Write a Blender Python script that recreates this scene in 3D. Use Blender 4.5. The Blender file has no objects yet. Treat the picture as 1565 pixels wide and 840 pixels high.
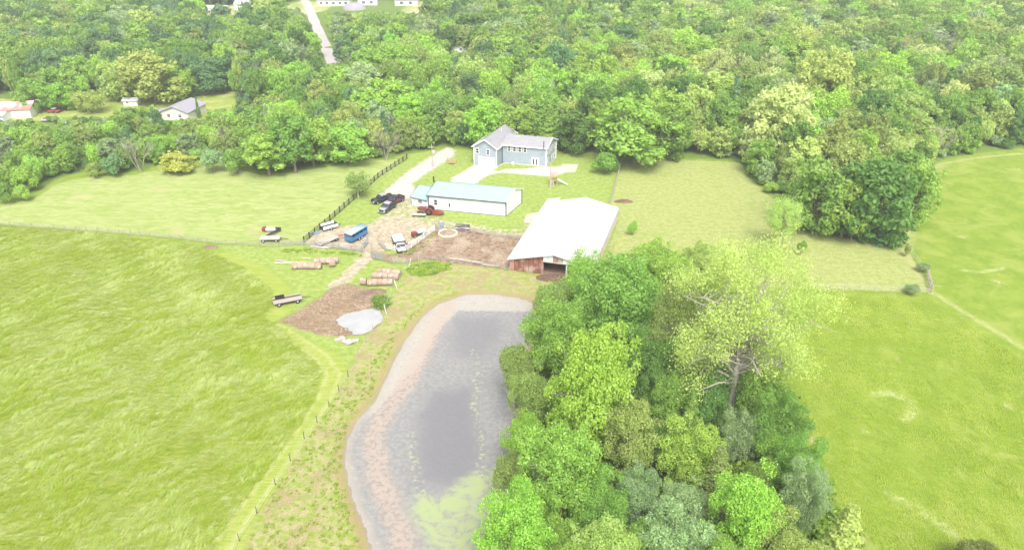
import bpy, bmesh, math, random
import numpy as np
from mathutils import Vector, Matrix
from mathutils.geometry import tessellate_polygon
R = math.radians; PI = math.pi
sc = bpy.context.scene
# ---------------------------------------------------------------- camera
F, H, PITCH = 1117.0, 66.0, R(28)
cd = bpy.data.cameras.new('camera'); cam = bpy.data.objects.new('camera', cd); sc.collection.objects.link(cam)
cam.location = (0, 0, H); cam.rotation_euler = (R(90)-PITCH, 0, 0)
cd.sensor_width = 36; cd.lens = 36*F/1565; cd.clip_start = .5; cd.clip_end = 12000
sc.camera = cam
# ---------------------------------------------------------------- world, sun, exposure
SUN_EL, SUN_AZ = R(54), R(172)          # azimuth measured clockwise from +Y
W = bpy.data.worlds.new('World'); sc.world = W; W.use_nodes = True
wn = W.node_tree; wn.nodes.clear()
sky = wn.nodes.new('ShaderNodeTexSky'); sky.sky_type = 'NISHITA'; sky.sun_disc = False
sky.sun_elevation = SUN_EL; sky.sun_rotation = SUN_AZ
sky.air_density = 1.0; sky.dust_density = 5.0; sky.ozone_density = 1.0
hs = wn.nodes.new('ShaderNodeHueSaturation'); hs.inputs['Saturation'].default_value = .22   # a thin bright overcast
bg = wn.nodes.new('ShaderNodeBackground'); bg.inputs[1].default_value = .15
wo = wn.nodes.new('ShaderNodeOutputWorld')
wn.links.new(sky.outputs[0], hs.inputs['Color']); wn.links.new(hs.outputs[0], bg.inputs[0]); wn.links.new(bg.outputs[0], wo.inputs[0])
sl = bpy.data.lights.new('sun', 'SUN'); so = bpy.data.objects.new('sun', sl); sc.collection.objects.link(so)
sl.energy = 1.5; sl.angle = R(24); sl.color = (1, .97, .92)
sd_ = Vector((math.sin(SUN_AZ)*math.cos(SUN_EL), math.cos(SUN_AZ)*math.cos(SUN_EL), math.sin(SUN_EL)))
so.rotation_euler = sd_.to_track_quat('Z', 'Y').to_euler(); so.location = (0, 0, 200)
sc.view_settings.view_transform = 'Standard'; sc.view_settings.look = 'None'
sc.view_settings.exposure = 1.0; sc.view_settings.gamma = 1
sc.render.engine = 'CYCLES'
sc.cycles.max_bounces = 7; sc.cycles.diffuse_bounces = 5; sc.cycles.glossy_bounces = 2
sc.cycles.transmission_bounces = 4; sc.cycles.transparent_max_bounces = 4; sc.cycles.volume_bounces = 0
# ---------------------------------------------------------------- from the picture's coordinates to the ground, and back
cp, sp = math.cos(PITCH), math.sin(PITCH)
def P(px, py, z=0.0):
    u = (px-782.5)/F; v = -(py-420)/F
    t = (z-H)/(-sp+v*cp)
    return Vector((u*t, (cp+v*sp)*t, z))
def proj(x, y, z):
    dz = z-H; dep = y*cp-dz*sp; up = y*sp+dz*cp
    return 782.5+F*x/dep, 420-F*up/dep, dep
def P2(pts): return [(P(a, b).x, P(a, b).y) for a, b in pts]
# ---------------------------------------------------------------- objects
def tag(o, label=None, cat=None, group=None, kind=None):
    if label: o['label'] = label
    if cat: o['category'] = cat
    if group: o['group'] = group
    if kind: o['kind'] = kind
    return o
def link(o, parent=None):
    sc.collection.objects.link(o)
    if parent is not None: o.parent = parent
    return o
def empty(name, loc, rz=0, label=None, cat=None, group=None):
    o = bpy.data.objects.new(name, None); o.empty_display_size = .3
    link(o); o.location = loc; o.rotation_euler = (0, 0, rz)
    return tag(o, label, cat, group)
def mobj(name, me, parent=None, loc=None, rot=None, scale=None):
    o = bpy.data.objects.new(name, me); link(o, parent)
    if loc is not None: o.location = loc
    if rot is not None: o.rotation_euler = rot
    if scale is not None: o.scale = scale
    return o
def kids(o): return [c for c in bpy.data.objects if c.parent == o]
def copy_tree(o, parent=None):
    c = o.copy(); sc.collection.objects.link(c); c.parent = parent
    for ch in o.children: copy_tree(ch, c)
    return c
class MB:
    def __init__(s): s.v = []; s.f = []; s.sm = []
    def add(s, vs, fs, smooth=False):
        n = len(s.v); s.v += [tuple(v) for v in vs]; s.f += [[n+i for i in f] for f in fs]; s.sm += [smooth]*len(fs); return s
    def box(s, x0, x1, y0, y1, z0, z1, fn=None):
        vs = [(x, y, z) for z in (z0, z1) for y in (y0, y1) for x in (x0, x1)]
        if fn: vs = [fn(*v) for v in vs]
        return s.add(vs, [(0,2,3,1),(4,5,7,6),(0,1,5,4),(2,6,7,3),(0,4,6,2),(1,3,7,5)])
    def cbox(s, c, sx, sy, sz): return s.box(c[0]-sx/2, c[0]+sx/2, c[1]-sy/2, c[1]+sy/2, c[2]-sz/2, c[2]+sz/2)
    def beam(s, a, b, w, h=None):
        a = Vector(a); b = Vector(b); d = (b-a).normalized(); h = h or w
        up = Vector((0,0,1)) if abs(d.z) < .95 else Vector((1,0,0))
        r = d.cross(up).normalized(); u = r.cross(d)
        vs = [p+r*(i*w/2)+u*(j*h/2) for p in (a, b) for i, j in ((-1,-1),(1,-1),(1,1),(-1,1))]
        return s.add(vs, [(0,1,2,3),(7,6,5,4),(0,4,5,1),(1,5,6,2),(2,6,7,3),(3,7,4,0)])
    def tube(s, pts, rads, n=6, cap=True, smooth=True):
        pts = [Vector(p) for p in pts]; k = len(pts); vs = []
        if not hasattr(rads, '__len__'): rads = [rads]*k
        for i, p in enumerate(pts):
            d = (pts[min(i+1, k-1)]-pts[max(i-1, 0)])
            d = d.normalized() if d.length > 1e-6 else Vector((0,0,1))
            up = Vector((0,0,1)) if abs(d.z) < .9 else Vector((1,0,0))
            r = d.cross(up).normalized(); u = r.cross(d)
            for j in range(n):
                a = 2*PI*j/n; vs.append(p+(r*math.cos(a)+u*math.sin(a))*rads[i])
        fs = [(i*n+j, i*n+(j+1)%n, (i+1)*n+(j+1)%n, (i+1)*n+j) for i in range(k-1) for j in range(n)]
        s.add(vs, fs, smooth)
        if cap:
            s.add([vs[j] for j in range(n)], [tuple(range(n-1, -1, -1))]); s.add([vs[(k-1)*n+j] for j in range(n)], [tuple(range(n))])
        return s
    def ring(s, prof, axis='y', n=20, c=(0,0,0), smooth=True):
        # lathe: prof = [(offset along axis, radius)]
        vs = []
        for a_, r in prof:
            for j in range(n):
                t = 2*PI*j/n; q = (r*math.cos(t), r*math.sin(t))
                v = {'y': (q[0], a_, q[1]), 'x': (a_, q[0], q[1]), 'z': (q[0], q[1], a_)}[axis]
                vs.append((v[0]+c[0], v[1]+c[1], v[2]+c[2]))
        k = len(prof)
        return s.add(vs, [(i*n+j, i*n+(j+1)%n, (i+1)*n+(j+1)%n, (i+1)*n+j) for i in range(k-1) for j in range(n)], smooth)
    def prism(s, poly, z0, z1):
        n = len(poly)
        vs = [(x, y, z0) for x, y in poly]+[(x, y, z1) for x, y in poly]
        return s.add(vs, [tuple(range(n-1, -1, -1)), tuple(range(n, 2*n))]+[(i, (i+1)%n, n+(i+1)%n, n+i) for i in range(n)])
    def slab(s, q, t):                       # a thick sheet below the quad/polygon q
        q = [Vector(v) for v in q]; nrm = (q[1]-q[0]).cross(q[2]-q[0]).normalized()
        if nrm.z < 0: q.reverse(); nrm = -nrm
        n = len(q); vs = q+[v-nrm*t for v in q]
        return s.add(vs, [tuple(range(n)), tuple(range(2*n-1, n-1, -1))]+[(i, n+i, n+(i+1)%n, (i+1)%n) for i in range(n)])
    def loft(s, secs, k=10, e=4.0, smooth=True):
        # secs: (x, half width, z0, z1) -> rounded (superellipse) sections along x
        vs = []
        for x, hw, z0, z1 in secs:
            for j in range(k*2):
                a = 2*PI*(j+.5)/(k*2); c, q = math.cos(a), math.sin(a)
                vs.append((x, math.copysign(abs(c)**(2/e), c)*hw, (z0+z1)/2+math.copysign(abs(q)**(2/e), q)*(z1-z0)/2))
        n = k*2; m = len(secs)
        fs = [(i*n+j, i*n+(j+1)%n, (i+1)*n+(j+1)%n, (i+1)*n+j) for i in range(m-1) for j in range(n)]
        fs += [tuple(range(n-1, -1, -1)), tuple(range((m-1)*n, m*n))]
        return s.add(vs, fs, smooth)
    def mesh(s, name, mat):
        me = bpy.data.meshes.new(name); me.from_pydata(s.v, [], s.f)
        if mat: me.materials.append(mat)
        me.polygons.foreach_set('use_smooth', s.sm); me.update(); return me
    def build(s, name, mat, parent=None, **k): return mobj(name, s.mesh(name, mat), parent, **k)
def mesh_np(name, V, Fq, mat, attrs=None, smooth=False):
    me = bpy.data.meshes.new(name); n, m = len(V), len(Fq); w = Fq.shape[1]
    me.vertices.add(n); me.vertices.foreach_set('co', np.asarray(V, np.float32).ravel())
    me.loops.add(m*w); me.loops.foreach_set('vertex_index', np.asarray(Fq, np.int32).ravel())
    me.polygons.add(m); me.polygons.foreach_set('loop_start', np.arange(0, m*w, w, dtype=np.int32))
    me.polygons.foreach_set('loop_total', np.full(m, w, np.int32)) if False else None
    me.polygons.foreach_set('use_smooth', np.full(m, smooth))
    me.update(calc_edges=True)
    for k, a in (attrs or {}).items():
        at = me.attributes.new(k, 'FLOAT', 'POINT'); at.data.foreach_set('value', np.asarray(a, np.float32))
    if mat: me.materials.append(mat)
    return me
# ---------------------------------------------------------------- node helpers
class NT:
    def __init__(s, m): s.t = m.node_tree; s.n = s.t.nodes; s.l = s.t.links
    def inp(s, node, i, v):
        if v is None: return
        if hasattr(v, 'is_linked') or isinstance(v, bpy.types.NodeSocket): s.l.new(v, node.inputs[i])
        else:
            if isinstance(v, tuple) and len(v) == 3 and node.inputs[i].type == 'RGBA': v = v+(1,)
            node.inputs[i].default_value = v
    def math(s, op, a, b=None, c=None, clamp=False):
        n = s.n.new('ShaderNodeMath'); n.operation = op; n.use_clamp = clamp
        s.inp(n, 0, a); s.inp(n, 1, b); s.inp(n, 2, c); return n.outputs[0]
    def mix(s, fac, a, b, blend='MIX'):
        n = s.n.new('ShaderNodeMix'); n.data_type = 'RGBA'; n.blend_type = blend
        s.inp(n, 0, fac); s.inp(n, 6, a); s.inp(n, 7, b); return n.outputs[2]
    def attr(s, name, typ='GEOMETRY'):
        n = s.n.new('ShaderNodeAttribute'); n.attribute_name = name; n.attribute_type = typ; return n
    def coord(s, which='Object'):
        return s.n.new('ShaderNodeTexCoord').outputs[which]
    def mapv(s, vec, scale=(1,1,1), rot=(0,0,0), loc=(0,0,0)):
        n = s.n.new('ShaderNodeMapping'); s.inp(n, 0, vec); n.inputs[1].default_value = loc
        n.inputs[2].default_value = rot; n.inputs[3].default_value = scale; return n.outputs[0]
    def noise(s, vec, scale, detail=3, rough=.6, dist=0, out=0):
        n = s.n.new('ShaderNodeTexNoise'); s.inp(n, 'Vector', vec); n.inputs['Scale'].default_value = scale
        n.inputs['Detail'].default_value = detail; n.inputs['Roughness'].default_value = rough; n.inputs['Distortion'].default_value = dist
        return n.outputs[out]
    def ramp(s, v, a, b, lo=0., hi=1., smooth=True):
        n = s.n.new('ShaderNodeMapRange'); n.interpolation_type = 'SMOOTHSTEP' if smooth else 'LINEAR'
        s.inp(n, 0, v); n.inputs[1].default_value = a; n.inputs[2].default_value = b; n.inputs[3].default_value = lo; n.inputs[4].default_value = hi
        return n.outputs[0]
def newmat(name):
    m = bpy.data.materials.new(name); m.use_nodes = True; t = NT(m)
    b = t.n['Principled BSDF']; b.inputs['Specular IOR Level'].default_value = .3
    return m, t, b
MC = {}
def mat(name, col, rough=.7, var=.15, scale=3.0, metal=0, bump=0., streak=None, dirt=None, spec=.4):
    if name in MC: return MC[name]
    m, t, b = newmat(name)
    co = t.coord(); v = t.mapv(co, streak) if streak else co
    n1 = t.noise(v, scale, 5, .65); n2 = t.noise(co, scale*.22, 3)
    f = t.math('ADD', t.math('MULTIPLY', n1, .65), t.math('MULTIPLY', n2, .35))
    k = t.ramp(f, .3, .7)
    lo = tuple(c*(1-var) for c in col); hi = tuple(min(1, c*(1+var)) for c in col)
    c = t.mix(k, lo, hi)
    if dirt: c = t.mix(t.ramp(n2, dirt[1], dirt[1]+.16), c, dirt[0])
    t.inp(b, 'Base Color', c); b.inputs['Roughness'].default_value = rough; b.inputs['Metallic'].default_value = metal
    b.inputs['Specular IOR Level'].default_value = spec
    if bump:
        bn = t.n.new('ShaderNodeBump'); bn.inputs['Strength'].default_value = .6; bn.inputs['Distance'].default_value = bump
        t.inp(bn, 'Height', n1); t.l.new(bn.outputs[0], b.inputs['Normal'])
    MC[name] = m; return m
def sdf(poly, X, Y):
    p = np.asarray(poly, float); n = len(p); d = np.full(X.shape, 1e9); ins = np.zeros(X.shape, bool)
    for i in range(n):
        a = p[i]; b = p[(i+1) % n]; e = b-a; L = (e**2).sum()+1e-9
        t = np.clip(((X-a[0])*e[0]+(Y-a[1])*e[1])/L, 0, 1)
        d = np.minimum(d, (X-a[0]-t*e[0])**2+(Y-a[1]-t*e[1])**2)
        c = ((a[1] > Y) != (b[1] > Y)) & (X < (b[0]-a[0])*(Y-a[1])/((b[1]-a[1]) if b[1] != a[1] else 1e-9)+a[0])
        ins ^= c
    d = np.sqrt(d); return np.where(ins, d, -d)
def pld(line, X, Y):
    p = np.asarray(line, float); d = np.full(X.shape, 1e9)
    for i in range(len(p)-1):
        a = p[i]; e = p[i+1]-a; L = (e**2).sum()+1e-9
        t = np.clip(((X-a[0])*e[0]+(Y-a[1])*e[1])/L, 0, 1)
        d = np.minimum(d, (X-a[0]-t*e[0])**2+(Y-a[1]-t*e[1])**2)
    return np.sqrt(d)
ORD = ['first', 'second', 'third', 'fourth', 'fifth', 'sixth', 'seventh', 'eighth', 'ninth', 'tenth', 'eleventh', 'twelfth']
# ================================================================ THE LAND
Z = {}   # outlines of the kinds of ground, traced as world polygons
Z['tall'] = P2([(-500,330),(0,348),(100,352),(200,362),(290,373),(322,385),(372,408),(412,440),(425,462),(405,484),(438,511),(476,544),(494,566),(482,610),(465,643),(427,697),(356,796),(328,845),(200,1300),(-900,1300)])
Z['mown'] = P2([(-500,322),(0,342),(100,349),(200,357),(290,365),(330,371),(460,370),(540,303),(622,243),(560,246),(450,262),(400,268),(330,250),(260,256),(200,268),(140,270),(90,280),(50,305),(0,312),(-300,330)])
Z['track'] = P2([(322,385),(372,408),(412,440),(425,462),(405,484),(438,511),(476,544),(494,566),(482,610),(465,643),(427,697),(356,796),(328,845),(260,1100),(330,1100),(372,845),(398,785),(426,741),(470,670),(506,621),(532,570),(520,545),(490,528),(440,505),(418,492),(440,478),(455,455),(430,425),(400,405),(350,385)])
Z['strip'] = P2([(372,845),(398,785),(426,741),(470,670),(506,621),(532,570),(548,530),(590,475),(612,430),(640,400),(700,402),(790,415),(850,425),(845,450),(810,475),(700,445),(660,462),(640,484),(612,522),(594,557),(570,606),(540,638),(524,668),(518,694),(524,735),(534,770),(560,845),(590,1100),(330,1100)])
Z['graze'] = P2([(952,240),(1010,243),(1130,248),(1150,275),(1200,322),(1230,356),(1375,372),(1405,410),(1420,447),(1330,444),(1240,441),(1100,437),(960,430),(925,400),(948,325),(930,315)])
Z['yard'] = P2([(560,345),(590,330),(625,332),(650,340),(668,348),(640,362),(618,384),(596,378),(575,392),(556,384),(470,372),(480,356),(500,345)])
Z['mud'] = P2([(421,490),(451,476),(471,463),(492,450),(507,438),(530,432),(560,440),(586,444),(592,458),(584,480),(584,495),(570,505),(560,512),(537,514),(516,516),(481,511),(449,502)])
Z['corral'] = P2([(640,366),(666,350),(700,349),(760,357),(800,362),(826,366),(800,392),(783,412),(740,408),(700,404),(640,396),(600,396),(572,392),(570,380),(590,388),(617,388)])
Z['lane'] = P2([(560,380),(575,392),(560,404),(545,418),(530,434),(500,442),(500,436),(525,418),(540,400),(550,388)])
Z['drive'] = P2([(672,232),(684,225),(694,229),(692,238),(668,254),(642,270),(628,281),(633,290),(629,300),(612,308),(600,312),(596,304),(588,300),(592,290),(612,272),(640,252)])
Z['spill'] = P2([(600,300),(636,300),(640,330),(672,336),(720,342),(760,352),(800,352),(812,325),(842,322),(820,352),(805,366),(760,358),(700,350),(660,350),(560,360),(560,345),(588,330)])
Z['apron'] = P2([(726,252.5),(759,255.5),(751,261),(761,262.5),(772,259),(799,258.6),(833,255),(842,256),(866,253),(862,264),(842,269),(800,266),(766,263),(747,267),(736,273),(726,281),(690,277),(693,271),(712,261)])
Z['pond'] = P2([(710,448.5),(754,448.5),(793,454),(812,460),(822,480),(812,520),(800,560),(790,600),(786,650),(790,700),(785,760),(765,840),(740,950),(600,950),(576,880),(566,840),(554,801),(539,767),(529,732),(524,693),(529,669),(544,640),(573,610),(597,557),(615,523),(641,486),(666,464)])
Z['puddle'] = P2([(512,489),(522,479),(539,475.7),(550,473.6),(565,469.7),(582,470),(585,490),(571,499),(563,508),(541,511.7),(537,505.7),(528.6,499),(520,497)])
Z['grove'] = P2([(815,462),(850,425),(900,400),(960,395),(1060,420),(1200,560),(1245,730),(1330,850),(1350,1100),(760,1100),(775,840),(795,700),(795,600),(810,540),(825,480)])
Z['forest'] = P2([(-400,330),(0,302),(50,297),(92,272),(142,260),(200,263),(255,250),(320,245),(395,262),(450,258),(520,248),(600,240),(650,231),(672,224),(700,226),(735,228),(850,224),(900,232),(960,240),(1010,240),(1090,243),(1132,245),(1142,270),(1170,290),(1200,322),(1228,352),(1290,364),(1376,370),(1388,345),(1402,300),(1415,262),(1432,247),(1480,236),(1565,226),(2300,215),(2400,0),(1600,-20),(-30,-20),(-800,0)])
Z['nyard'] = P2([(-150,182),(0,184),(70,186),(120,178),(240,184),(312,182),(360,170),(360,140),(300,140),(230,150),(160,150),(100,158),(0,150),(-150,150)])   # the neighbour's lawn
Z['topfield'] = P2([(400,12),(460,2),(740,2),(740,22),(660,24),(600,14),(500,16),(440,22),(360,34),(300,30),(300,8)])
Z['path'] = P2([(842,38),(880,110),(875,114),(866,100),(836,44)])
road_line = P2([(462,-6),(472,12),(484,42),(497,70),(505,86),(510,98)])
Z['patch'] = P2([(858.7,252),(883.7,252),(879,263),(853,263)])
Z['rightnear'] = P2([(1190,540),(1225,450),(1420,452),(1700,640),(1900,1300),(1400,1300),(1345,850),(1260,740),(1225,600)])
Z['slab'] = P2([(826,323),(838,322),(832,338),(800,341),(804,328)])
tr1 = P2([(1700,600),(1565,532),(1500,492),(1462,470),(1440,455),(1424,447),(1404,420),(1384,385),(1388,345),(1398,318),(1406,288),(1418,262),(1440,250),(1500,240),(1600,232)])
tr2 = P2([(1398,412),(1392,385),(1398,350),(1412,306),(1422,268),(1450,252)])
tr3 = P2([(332,845),(372,785),(440,694),(494,612),(510,572),(492,546),(455,520),(424,500)])
arc1 = P2([(1335,602),(1360,600),(1390,612),(1398,628),(1380,642)])
arc2 = P2([(1360,755),(1400,775),(1440,800),(1470,830)])
arc3 = P2([(1470,413),(1500,416),(1535,410)])
def axis(lo, hi, d, ext_lo, ext_hi):
    a = list(np.arange(lo, hi+d/2, d)); s = d
    while a[-1] < ext_hi: s *= 1.16; a.append(a[-1]+s)
    s = d; b = []
    x = a[0]
    while x > ext_lo: s *= 1.16; x -= s; b.append(x)
    return np.array(b[::-1]+a)
gx = axis(-112, 112, 1.0, -5200, 5200); gy = axis(34, 214, 1.0, -2500, 7500)
GX, GY = np.meshgrid(gx, gy); GXr, GYr = GX.ravel(), GY.ravel()
def bank(s, depth, w): t = np.clip((s+.3)/w, 0, 1); return -depth*t*t*(3-2*t)
att = {}
for k in ('tall','mown','track','strip','graze','yard','mud','corral','lane','drive','spill','apron','pond','grove','forest','nyard','topfield','path','patch','slab','puddle'):
    att['z_'+k] = np.clip(sdf(Z[k], GXr, GYr), -8, 8)
att['d_track'] = np.clip(np.minimum(pld(tr1, GXr, GYr), pld(tr2, GXr, GYr)+.4), 0, 12)
att['d_arc'] = np.clip(np.minimum(np.minimum(pld(arc1, GXr, GYr), pld(arc2, GXr, GYr)), pld(arc3, GXr, GYr)+.2), 0, 12)
att['d_wheel'] = np.clip(pld(tr3, GXr, GYr), 0, 12)
near = np.exp(-((GYr-120)/160)**2)
flat = np.clip(1-np.maximum(np.maximum(att['z_corral'], att['z_yard']), np.maximum(att['z_apron'], att['z_drive']))/8*-1, 0, 1)
und = (np.sin(GXr*.11+1.3)*np.sin(GYr*.083+.4)*.10+np.sin(GXr*.31+GYr*.17)*.03)
away = np.clip((-np.maximum.reduce([att['z_'+k] for k in ('corral','yard','apron','drive','pond','puddle','mud','lane','spill','patch')])-2)/6, 0, 1)
GZ = und*away*np.clip((400-GYr)/100, 0, 1)*0.6+bank(att['z_pond'], 1.1, 3.5)+bank(att['z_puddle'], .6, 1.6)
idx = np.arange(len(gx)*len(gy)).reshape(len(gy), len(gx))
Fq = np.stack([idx[:-1,:-1], idx[:-1,1:], idx[1:,1:], idx[1:,:-1]], -1).reshape(-1, 4)

def ground_mat():
    m, t, b = newmat('grassland')
    co = t.n.new('ShaderNodeNewGeometry').outputs['Position']
    n05 = t.noise(co, .05, 3); n2 = t.noise(co, .22, 4, .6); n8 = t.noise(co, .9, 4, .65); n30 = t.noise(co, 3.2, 4, .7); fine = t.noise(co, 11, 3, .7)
    jit = t.math('ADD', t.math('MULTIPLY', t.math('SUBTRACT', n8, .5), 3.0), t.math('MULTIPLY', t.math('SUBTRACT', n30, .5), 1.6))
    def mask(name, amp=1., w=.5, off=0.):
        v = t.math('ADD', t.attr(name).outputs['Fac'], t.math('MULTIPLY', jit, amp))
        return t.ramp(v, off-w, off+w)
    # right-hand fields: even, saturated
    c = t.mix(t.ramp(n2, .35, .68), (.176,.268,.024), (.240,.318,.042))
    c = t.mix(t.math('MULTIPLY', t.ramp(n8, .48, .78), .55), c, (.320,.370,.110))
    c = t.mix(t.math('MULTIPLY', t.ramp(n30, .52, .72), .6), c, (.140,.230,.020))
    c = t.mix(t.math('MULTIPLY', t.ramp(t.noise(co, .09, 4, .65, .8), .50, .64), .45), c, (.330,.370,.095))
    spots = t.ramp(t.noise(co, .16, 2, .5), .66, .74)
    c = t.mix(t.math('MULTIPLY', spots, t.ramp(n8, .4, .6, 0, .7)), c, (.46,.42,.22))
    # lawn round the house / pasture by the yard
    lawn = t.mix(t.ramp(n8, .35, .65), (.220,.315,.055), (.330,.390,.110))
    lawn = t.mix(t.math('MULTIPLY', t.ramp(n30, .52, .72), .6), lawn, (.190,.290,.045))
    dl = t.math('SUBTRACT', 6.0, t.math('ABSOLUTE', t.math('MULTIPLY', 0, 1)))
    c_l = lawn
    cl = t.math('MULTIPLY', t.ramp(t.attr('z_lawn').outputs['Fac'], -1, 1), 1)
    c = t.mix(cl, c, c_l)
    # upper-left mown pasture: pale, streaked across
    sv = t.mapv(co, (.20, .62, 1), (0, 0, R(-14)))
    st = t.noise(sv, 1.0, 6, .7, 1.4)
    mown = t.mix(t.ramp(st, .34, .66), (.255,.340,.080), (.385,.425,.165))
    mown = t.mix(t.math('MULTIPLY', t.ramp(n30, .5, .72), .35), mown, (.45,.46,.22))
    mown = t.mix(t.math('MULTIPLY', t.ramp(n2, .5, .72), .6), mown, (.250,.330,.060))
    mown = t.mix(t.math('MULTIPLY', t.ramp(t.noise(co, .12, 3), .62, .7), .5), mown, (.44,.37,.20))
    c = t.mix(mask('z_mown', .5), c, mown)
    # windblown tall grass, lower left
    wv = t.mapv(co, (.42, 1.9, 1), (0, 0, R(38)))
    wav = t.noise(wv, .9, 5, .65, 1.1)
    big = t.noise(t.mapv(co, (.6, 1.1, 1), (0, 0, R(35))), .11, 3, .6, .6)
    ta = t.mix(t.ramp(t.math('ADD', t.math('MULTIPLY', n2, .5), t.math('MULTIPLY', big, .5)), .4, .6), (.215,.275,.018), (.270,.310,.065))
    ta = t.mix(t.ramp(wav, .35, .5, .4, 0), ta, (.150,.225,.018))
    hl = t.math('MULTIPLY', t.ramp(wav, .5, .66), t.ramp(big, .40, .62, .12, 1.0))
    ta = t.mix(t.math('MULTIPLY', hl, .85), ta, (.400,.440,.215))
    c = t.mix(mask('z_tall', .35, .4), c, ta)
    # mown track beside it
    ln = t.noise(t.mapv(co, (.2, 3.2, 1), (0, 0, R(55))), 1.2, 3)
    trk = t.mix(t.ramp(ln, .4, .6), (.255,.330,.045), (.330,.375,.095))
    c = t.mix(mask('z_track', .3), c, trk)
    wl = t.math('ABSOLUTE', t.math('SUBTRACT', t.attr('d_wheel').outputs['Fac'], .9))
    c = t.mix(t.math('MULTIPLY', t.ramp(wl, .1, .55, .7, 0), t.ramp(n8, .3, .6)), c, (.41,.42,.17))
    # strip between the fence and the pond: trodden, weedy
    stp = t.mix(t.ramp(n8, .38, .6), (.250,.320,.060), (.380,.340,.170))
    stp = t.mix(t.math('MULTIPLY', t.ramp(n2, .48, .6), t.ramp(n30, .35, .6)), stp, (.330,.250,.150))
    stp = t.mix(t.math('MULTIPLY', t.ramp(n30, .55, .7), .8), stp, (.170,.270,.030))
    c = t.mix(mask('z_strip', .6, .6), c, stp)
    # grazed pasture, middle right
    gr = t.mix(t.ramp(n8, .3, .7), (.275,.340,.085), (.400,.405,.165))
    gr = t.mix(t.math('MULTIPLY', t.ramp(n30, .54, .66), .85), gr, (.150,.215,.045))
    gr = t.mix(t.math('MULTIPLY', t.ramp(n2, .55, .68), .5), gr, (.250,.320,.060))
    c = t.mix(mask('z_graze', .35, .4), c, gr)
    # thin tracks and dry arcs in the right field
    dt = t.math('ADD', t.attr('d_track').outputs['Fac'], t.math('MULTIPLY', jit, .35))
    c = t.mix(t.math('MULTIPLY', t.ramp(dt, .1, 1.1, .9, 0), t.ramp(n8, .3, .62, .15, .95)), c, (.430,.420,.200))
    da = t.math('ADD', t.attr('d_arc').outputs['Fac'], t.math('MULTIPLY', jit, .35))
    c = t.mix(t.math('MULTIPLY', t.ramp(da, .1, 1.1, .85, 0), t.ramp(n30, .3, .55, .3, 1)), c, (.480,.500,.240))
    # woods and grove: leaf litter and low growth
    fl = t.mix(t.ramp(n30, .4, .6), (.110,.190,.030), (.190,.260,.060))
    c = t.mix(mask('z_forest', .8, .8), c, fl); c = t.mix(mask('z_grove', .8, .6), c, fl)
    ny = t.mix(t.ramp(n2, .4, .65), (.255,.340,.055), (.390,.405,.150))
    c = t.mix(mask('z_nyard', .8), c, ny); c = t.mix(mask('z_topfield', 1.5), c, t.mix(t.ramp(n05, .4, .6), (.30,.36,.10), (.47,.45,.24)))
    c = t.mix(mask('z_path', .5), c, (.5,.43,.27))
    # bare earth
    dirt = t.mix(t.ramp(n8, .35, .66), (.360,.295,.200), (.500,.440,.340))
    dirt = t.mix(t.math('MULTIPLY', t.ramp(n30, .52, .66), .6), dirt, (.360,.380,.170))
    c = t.mix(t.math('MULTIPLY', mask('z_spill', 1.5, 1.0), t.ramp(n8, .38, .56)), c, dirt)
    c = t.mix(mask('z_yard', 1.2, .9), c, dirt)
    halo = t.ramp(t.math('ADD', t.attr('z_drive').outputs['Fac'], jit), -1.2, .6)
    c = t.mix(halo, c, (.46,.42,.32))
    c = t.mix(t.ramp(t.math('ADD', t.attr('z_apron').outputs['Fac'], t.math('MULTIPLY', jit, .6)), -.9, .2), c, (.46,.42,.28))
    c = t.mix(mask('z_lane', .7), c, dirt)
    cor = t.mix(t.ramp(n8, .34, .62), (.175,.115,.075), (.330,.240,.165))
    cor = t.mix(t.math('MULTIPLY', t.ramp(n2, .46, .62), t.ramp(n30, .36, .6)), cor, (.46,.38,.28))
    cor = t.mix(t.ramp(fine, .55, .75, 0, .6), cor, (.16,.105,.075))
    c = t.mix(mask('z_corral', .8, .5), c, cor)
    mv = t.noise(t.mapv(co, (.35, 2.4, 1), (0, 0, R(14))), 1.1, 5, .7, .4)
    mud = t.mix(t.ramp(t.math('ADD', t.math('MULTIPLY', mv, .5), t.math('MULTIPLY', n30, .5)), .36, .62), (.175,.115,.070), (.345,.255,.165))
    mud = t.mix(t.math('MULTIPLY', t.ramp(n8, .58, .72), .7), mud, (.44,.36,.25))
    c = t.mix(mask('z_mud', 1.5, .35, .25), c, mud)
    c = t.mix(mask('z_patch', .2, .2), c, t.mix(n30, (.46,.34,.25), (.70,.62,.52)))
    c = t.mix(mask('z_slab', .4, .3), c, t.mix(t.ramp(n30, .4, .6), (.40,.33,.27), (.68,.62,.52)))
    fl_ = t.noise(co, .55, 3, .6); c = t.mix(t.math('MULTIPLY', t.math('MULTIPLY', mask('z_mud', .6), t.ramp(fl_, .52, .66)), .55), c, (.43,.34,.24))
    sh = t.math('ADD', t.attr('z_pond').outputs['Fac'], t.math('MULTIPLY', jit, .5))
    c = t.mix(t.math('MULTIPLY', t.ramp(sh, -1.9, -.4), t.ramp(n8, .35, .6, .35, 1)), c, (.340,.260,.130))
    c = t.mix(t.ramp(sh, -.5, .3), c, (.30,.25,.18))
    c = t.mix(t.ramp(fine, .25, .75, .14, 0), c, (.02,.03,0))
    # straw-fine light flecks
    c = t.mix(t.math('MULTIPLY', t.ramp(fine, .55, .8), .22), c, (.6,.6,.4))
    t.inp(b, 'Base Color', c); b.inputs['Roughness'].default_value = .95; b.inputs['Specular IOR Level'].default_value = .1
    hgt = t.math('ADD', t.math('MULTIPLY', n30, .5), t.math('MULTIPLY', fine, .35))
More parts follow.
